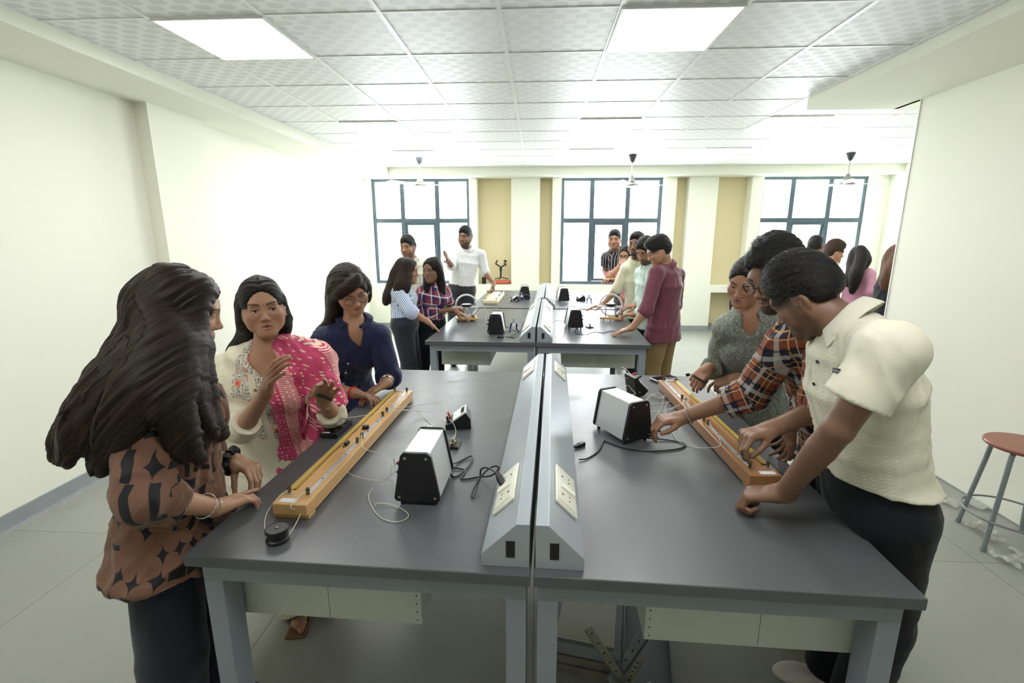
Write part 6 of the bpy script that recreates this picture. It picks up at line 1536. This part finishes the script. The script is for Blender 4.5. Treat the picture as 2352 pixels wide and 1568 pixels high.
def mid(label, head, J, male, shirt, pants, skin='tan', fat=1.0, hair=None, hl=None, sleeve=(1.6, .02), hem=.10, tuck=False, collar=True, hands={}, h=.009, hh=.0036, locks=None, body={}, hairkw={}, shirtkw={}, glasses=None, shoe='shoe_b'):
    p = Person(label, J, head, male=male, fat=fat, skin=SK[skin], h=h, hh=hh, hl=hl)
    for sd, (D, N, c) in hands.items(): p.add_hand(sd, D, N, c)
    p.body(**body); p.shirt(shirt, ease=.016, sleeve=sleeve, hem=hem, tuck=tuck, amp=.009, seed=len(label), **shirtkw)
    if collar: p.collar(shirt, w=.032, stand=.024)
    p.trousers(pants, h=.010); p.shoes(M[shoe])
    if locks is not None: p.long_hair(hair or M['hair'], locks(head.w), cap_vol=.010, strands=160, smat=M['strand'], h=.0055, **hairkw)
    else: p.short_hair(hair or M['hair_s'], h=.0045, **{**dict(vol=.013, top=.020, fringe=.010, quiff=.006), **hairkw})
    if glasses: p.glasses(glasses, wire=.0016)
    return p
def mgG():
    h = Head(at(936, 622, 4.45), (.95, .12, -.12), size=1.0)
    return mid('woman in a blue and white striped shirt resting one hand on the middle-row left bench', h, dict(neck=at(922, 657, 4.44), pel=at(930, 742, 4.42), sr=at(915, 673, 4.30), sl=at(925, 668, 4.60), er=at(945, 716, 4.22), wr=at(982, 738, 4.25), el=at(952, 715, 4.74), wl=at(990, 722, 4.82), ground=at(935, 745, 4.42)*V(1, 1, 0)), False, M['stripeG'], M['greyp'], hl=(.05, -1, 0), sleeve=(1.35, .026), tuck=True, shirtkw=dict(back=True),
        hands={'r': (at(1003, 755, 4.28)-at(982, 738, 4.25), (-.2, .0, -1), 'flat'), 'l': (V(1, .2, 0), (0, -1, 0), 'relax')}, hair=M['hair_br'],
        locks=lambda W: [([W(0, -.05, .06), W(.03, -.09, -.03), at(905, 655, 4.38), at(893, 680, 4.34), at(886, 695, 4.34)], [.05, .055, .06, .05, .02]), ([W(.05, -.02, .06), W(.08, -.03, -.03), at(918, 655, 4.30), at(908, 680, 4.28)], [.03, .04, .045, .02]), ([W(.05, .02, .07), W(.082, .02, -.02), at(935, 655, 4.32), at(930, 672, 4.30)], [.025, .026, .03, .012])])
def mgH():
    h = Head(at(993, 620, 4.68), (-.42, -.88, -.10), size=1.02)
    return mid('woman in a maroon and navy checked shirt adjusting the white ring instrument', h, dict(neck=at(1000, 655, 4.72), pel=at(984, 738, 4.72), sr=at(972, 672, 4.70), sl=at(1022, 668, 4.78), er=at(978, 716, 4.64), wr=at(1036, 711, 4.72), el=at(1035, 712, 4.88), wl=at(1050, 718, 4.72), ground=at(980, 740, 4.72)*V(1, 1, 0)), False, M['plaidH'], M['blackp'], hl=(-.6, -.8, 0), sleeve=(.62, .022), tuck=True, skin='med',
        hands={'r': (at(1062, 705, 4.80)-at(1036, 711, 4.72), (0, .3, -1), 'relax'), 'l': (at(1062, 722, 4.70)-at(1050, 718, 4.72), (0, 0, -1), 'relax')},
        locks=lambda W: [([W(-.05, -.0, .06), W(-.075, -.01, -.02), at(1015, 660, 4.68), at(1018, 690, 4.66)], [.03, .034, .036, .015]), ([W(.05, -.0, .06), W(.074, .0, -.03), at(980, 655, 4.64), at(982, 680, 4.62)], [.028, .028, .028, .010]), ([W(0, -.06, .05), W(0, -.09, -.06), at(1000, 660, 4.80)], [.05, .05, .03])])
def mgI():
    h = Head(at(1068, 545, 6.30), (-.30, -.95, .02), size=1.05, male=True, beard=.9)
    J = dict(neck=at(1072, 573, 6.36), pel=at(1060, 663, 6.36), sr=at(1046, 586, 6.34), sl=at(1104, 584, 6.40), er=at(1036, 610, 6.16), wr=at(1030, 600, 5.92), el=at(1114, 625, 6.42), wl=at(1133, 650, 6.34), ground=at(1056, 665, 6.36)*V(1, 1, 0))
    return mid('tall man in a white shirt holding out one hand before the left window', h, J, True, M['whites'], M['char'], skin='med', fat=1.0, sleeve=(1.15, .024), tuck=True, hands={'r': (at(1023, 582, 5.80)-J['wr'], (-.9, -.1, 0), 'flat'), 'l': (V(.1, -.3, -1), (-1, 0, 0), 'grip')}, hairkw=dict(top=.03, quiff=.012), body=dict(kohl=.2))
def mgJ():
    h = Head(at(937, 568, 5.55), (-.22, -.97, -.02), (-.08, 0, 1), size=1.03, male=True, mouth=.006, beard=.7)
    return mid('smiling man in a pale checked shirt behind the two women at the left', h, dict(neck=at(944, 598, 5.60), pel=at(946, 690, 5.62), sr=at(915, 618, 5.56), sl=at(974, 614, 5.66), er=at(905, 655, 5.62), wr=at(915, 690, 5.55), el=at(985, 660, 5.72), wl=at(982, 695, 5.62), ground=at(946, 690, 5.62)*V(1, 1, 0)), True, M['plaidJ'], M['greyp'], skin='tan', sleeve=(.7, .022), hands={'r': (V(0, -.3, -1), (1, 0, 0), 'relax'), 'l': (V(0, -.3, -1), (-1, 0, 0), 'relax')}, hairkw=dict(top=.03, quiff=.01))
def mgK():
    h = Head(at(1513, 577, 4.42), (-.86, .02, -.38), (-.3, 0, 1), size=1.06, male=True)
    J = dict(neck=at(1530, 612, 4.46), pel=at(1523, 748, 4.45), sl=at(1508, 628, 4.30), sr=at(1556, 632, 4.58), el=at(1484, 712, 4.18), wl=at(1452, 752, 4.17), er=at(1552, 700, 4.80), wr=at(1500, 722, 4.90), ground=at(1524, 748, 4.45)*V(1, 1, 0))
    return mid('man in a plum maroon shirt, back half turned, leaning on the middle-row right bench', h, J, True, M['maroons'], M['khaki'], skin='tan', fat=1.04, sleeve=(1.25, .024), hem=.13, hands={'l': (at(1420, 763, 4.17)-J['wl'], (0, 0, -1), 'flat'), 'r': (V(-1, .1, 0), (0, 0, -1), 'relax')}, hairkw=dict(vol=.018, top=.024, back=-.07), shirtkw=dict(back=True), h=.008)
def mgL():
    h = Head(at(1484, 576, 4.88), (-.70, -.58, -.42), (-.2, -.2, 1), size=1.04, male=True, beard=.85)
    J = dict(neck=at(1494, 612, 4.93), pel=(1.14, 4.98, .90), sr=at(1474, 628, 5.02), sl=at(1502, 634, 4.80), er=at(1470, 692, 5.10), wr=at(1462, 700, 4.98), el=at(1485, 712, 4.76), wl=at(1459, 722, 4.84), ground=(1.16, 5.0, 0))
    return mid('bearded man in a pale mint shirt looking down beside the maroon-shirted man', h, J, True, M['mint'], M['greyp'], skin='tan', fat=.95, sleeve=(1.8, .018), hl=(.2, 1, 0), hands={'r': (at(1432, 706, 4.98)-J['wr'], (0, .2, -1), 'relax'), 'l': (at(1432, 722, 4.92)-J['wl'], (0, .2, -1), 'relax')}, hairkw=dict(vol=.016, top=.026))
def mgM():
    h = Head(at(1462, 562, 5.22), (-.50, -.86, .04), size=1.04, male=True, beard=1.0)
    J = dict(neck=at(1464, 598, 5.28), pel=(1.18, 5.42, .92), sr=at(1440, 615, 5.30), sl=at(1488, 612, 5.30), er=at(1417, 663, 5.38), wr=at(1386, 698, 5.38), el=at(1490, 665, 5.42), wl=at(1478, 695, 5.35), ground=(1.22, 5.44, 0))
    return mid('bearded man with glasses in a pale cream shirt leaning one hand on the right bench', h, J, True, M['lemon'], M['greyp'], skin='tan', sleeve=(1.10, .026), hands={'r': (at(1356, 706, 5.38)-J['wr'], (0, 0, -1), 'flat'), 'l': (V(0, -.3, -1), (0, 1, 0), 'relax')}, glasses=M['wireframe'], shirtkw=dict())
def mgN():
    h = Head(at(1437, 588, 5.80), (-.45, -.88, -.12), size=.98)
    J = dict(neck=at(1444, 615, 5.86), pel=(1.24, 5.92, .84), sr=at(1424, 628, 5.84), sl=at(1464, 626, 5.92), er=at(1399, 636, 5.62), wr=at(1424, 610, 5.64), el=at(1440, 655, 5.60), wl=at(1410, 643, 5.56), ground=(1.28, 5.95, 0))
    p = mid('woman with glasses in a pink patterned kurta, one hand raised to her chin', h, J, False, M['pinkk'], M['creamp'], skin='tan', sleeve=(.9, .022), hem=.35, collar=False, hands={'r': (at(1434, 600, 5.66)-J['wr'], (.6, .5, .3), 'relax'), 'l': (at(1392, 640, 5.5)-J['wl'], (.2, 0, -1), 'relax')}, glasses=M['blkframe'], locks=lambda W: [([W(0, -.06, .05), W(0, -.09, -.06), W(0, -.09, -.12)], [.05, .05, .03])])
    o = MB().box(-.035, .035, -.075, .075, 0, .009, bev=.003).build('phone', M['black']); o.location = tuple(at(1412, 650, 5.50)); o.rotation_euler = (.3, .2, .8); tag(o, 'dark phone held by the woman in the pink kurta', 'phone')
def mgO():
    h = Head(at(1411, 551, 6.30), (-.25, -.96, .0), size=1.02, male=True, beard=.35)
    J = dict(neck=at(1414, 577, 6.36), pel=(1.21, 6.46, .93), sr=at(1392, 590, 6.34), sl=at(1438, 590, 6.44), er=at(1390, 622, 6.44), wr=at(1396, 642, 6.28), el=at(1446, 625, 6.5), wl=at(1440, 655, 6.45), ground=(1.24, 6.5, 0))
    return mid('young man in a black shirt with thin pale stripes standing before the middle window', h, J, True, M['stripeO'], M['greyp'], skin='tan', fat=.94, sleeve=(.6, .022), hands={'r': (V(.5, -.6, -.2), (0, 0, -1), 'relax'), 'l': (V(0, -.3, -1), (0, 1, 0), 'relax')}, hairkw=dict(vol=.010, top=.018))
def mgU():
    h = Head(at(1455, 591, 6.10), (-.6, -.75, -.2), size=.96)
    J = dict(neck=at(1462, 614, 6.14), pel=(1.42, 6.12, .82), sr=at(1446, 628, 6.12), sl=at(1480, 626, 6.16), er=at(1440, 660, 6.1), wr=at(1436, 672, 5.98), el=at(1490, 655, 6.2), wl=at(1488, 690, 6.2), ground=(1.42, 6.12, 0))
    return mid('dark-haired woman almost hidden behind the man in the cream shirt', h, J, False, M['pinks'], M['greyp'], skin='tan', sleeve=(.8, .02), collar=False, hands={'r': (V(-.5, -.6, -.4), (0, 0, -1), 'relax')}, locks=lambda W: [([W(0, -.06, .05), W(0, -.09, -.06), W(0, -.08, -.13)], [.05, .05, .03])])
def mgP():
    h = Head(at(1970, 590, 5.60), (.25, .95, -.15), size=1.0)
    J = dict(neck=at(1972, 620, 5.56), pel=(3.62, 5.6, .86), sl=at(1958, 636, 5.62), sr=at(1996, 630, 5.46), el=at(1955, 670, 5.75), wl=at(1965, 690, 5.95), er=at(2000, 668, 5.40), wr=at(1995, 690, 5.60), ground=(3.65, 5.6, 0))
    return mid('long-haired woman in a light pink shirt with her back turned, by the right partition', h, J, False, M['pinks'], M['greyp'], skin='tan', sleeve=(1.8, .026), collar=False, shirtkw=dict(back=True), hair=M['hair'], hands={'r': (V(0, .5, -1), (-1, 0, 0), 'relax')}, locks=lambda W: [([W(0, -.05, .06), W(0, -.09, -.02), at(1968, 625, 5.44), at(1962, 650, 5.44), at(1957, 672, 5.46)], [.05, .058, .058, .045, .015]), ([W(-.05, -.03, .05), W(-.07, -.05, -.05), at(1952, 635, 5.50), at(1948, 655, 5.50)], [.03, .04, .04, .015]), ([W(.05, -.03, .05), W(.07, -.05, -.05), at(1978, 625, 5.48)], [.03, .04, .02])])
def mgQ():
    h = Head(at(2060, 590, 4.95), (.5, .85, -.1), size=1.02)
    J = dict(neck=at(2062, 625, 4.92), pel=(3.46, 4.92, .86), sl=at(2040, 645, 4.96), sr=at(2090, 645, 4.80), el=at(2038, 690, 5.05), wl=at(2050, 715, 5.2), er=at(2095, 690, 4.8), wr=at(2080, 715, 5.0), ground=(3.5, 4.95, 0))
    return mid('woman with chestnut hair and a black top half hidden by the right partition', h, J, False, M['blackt'], M['char'], skin='tan', sleeve=(1.8, .02), collar=False, hair=M['hair_rd'], locks=lambda W: [([W(0, -.05, .06), W(0, -.09, -.02), at(2050, 620, 4.80), at(2040, 645, 4.80), at(2032, 662, 4.82)], [.05, .062, .066, .055, .018]), ([W(-.04, -.04, .05), W(-.06, -.06, -.04), at(2036, 635, 4.84), at(2028, 655, 4.86)], [.04, .05, .05, .02]), ([W(.05, -.03, .05), W(.07, -.05, -.05), at(2070, 630, 4.80), at(2065, 655, 4.8)], [.04, .05, .05, .02])])
def mgR():
    h = Head(at(1872, 566, 6.2), (.6, .75, -.2), size=1.02, male=True)
    J = dict(neck=at(1874, 592, 6.2), pel=(3.32, 6.2, .92), sl=at(1855, 606, 6.3), sr=at(1893, 606, 6.1), el=at(1850, 640, 6.3), wl=at(1855, 668, 6.3), er=at(1898, 640, 6.1), wr=at(1895, 668, 6.2), ground=(3.32, 6.2, 0))
    return mid('short-haired man mostly hidden behind the two men at the near right', h, J, True, M['whites'], M['greyp'], skin='tan', collar=False, h=.011)
def mgS():
    h = Head(at(1916, 580, 5.9), (.93, -.10, -.12), size=1.04, male=True)
    J = dict(neck=at(1908, 606, 5.9), pel=(3.32, 5.86, .92), sr=at(1902, 622, 5.74), sl=at(1910, 618, 6.06), er=at(1900, 655, 5.7), wr=at(1915, 680, 5.6), el=at(1915, 650, 6.15), wl=at(1925, 675, 6.1), ground=(3.34, 5.88, 0))
    return mid('man with brown swept-up hair seen in profile in front of the right window', h, J, True, M['mint'], M['greyp'], skin='light', collar=False, hl=(0, -1, 0), hair=hair_mat('brown_quiff_hair', (.03, .016, .010), (.09, .05, .03), .5), h=.011, hairkw=dict(top=.035, vol=.014, quiff=.022))
for fn in (mgG, mgH, mgI, mgJ, mgK, mgL, mgM, mgN, mgO, mgU, mgP, mgQ, mgR, mgS):
    t0 = _t.time(); fn(); print(fn.__name__, round(_t.time()-t0, 1))
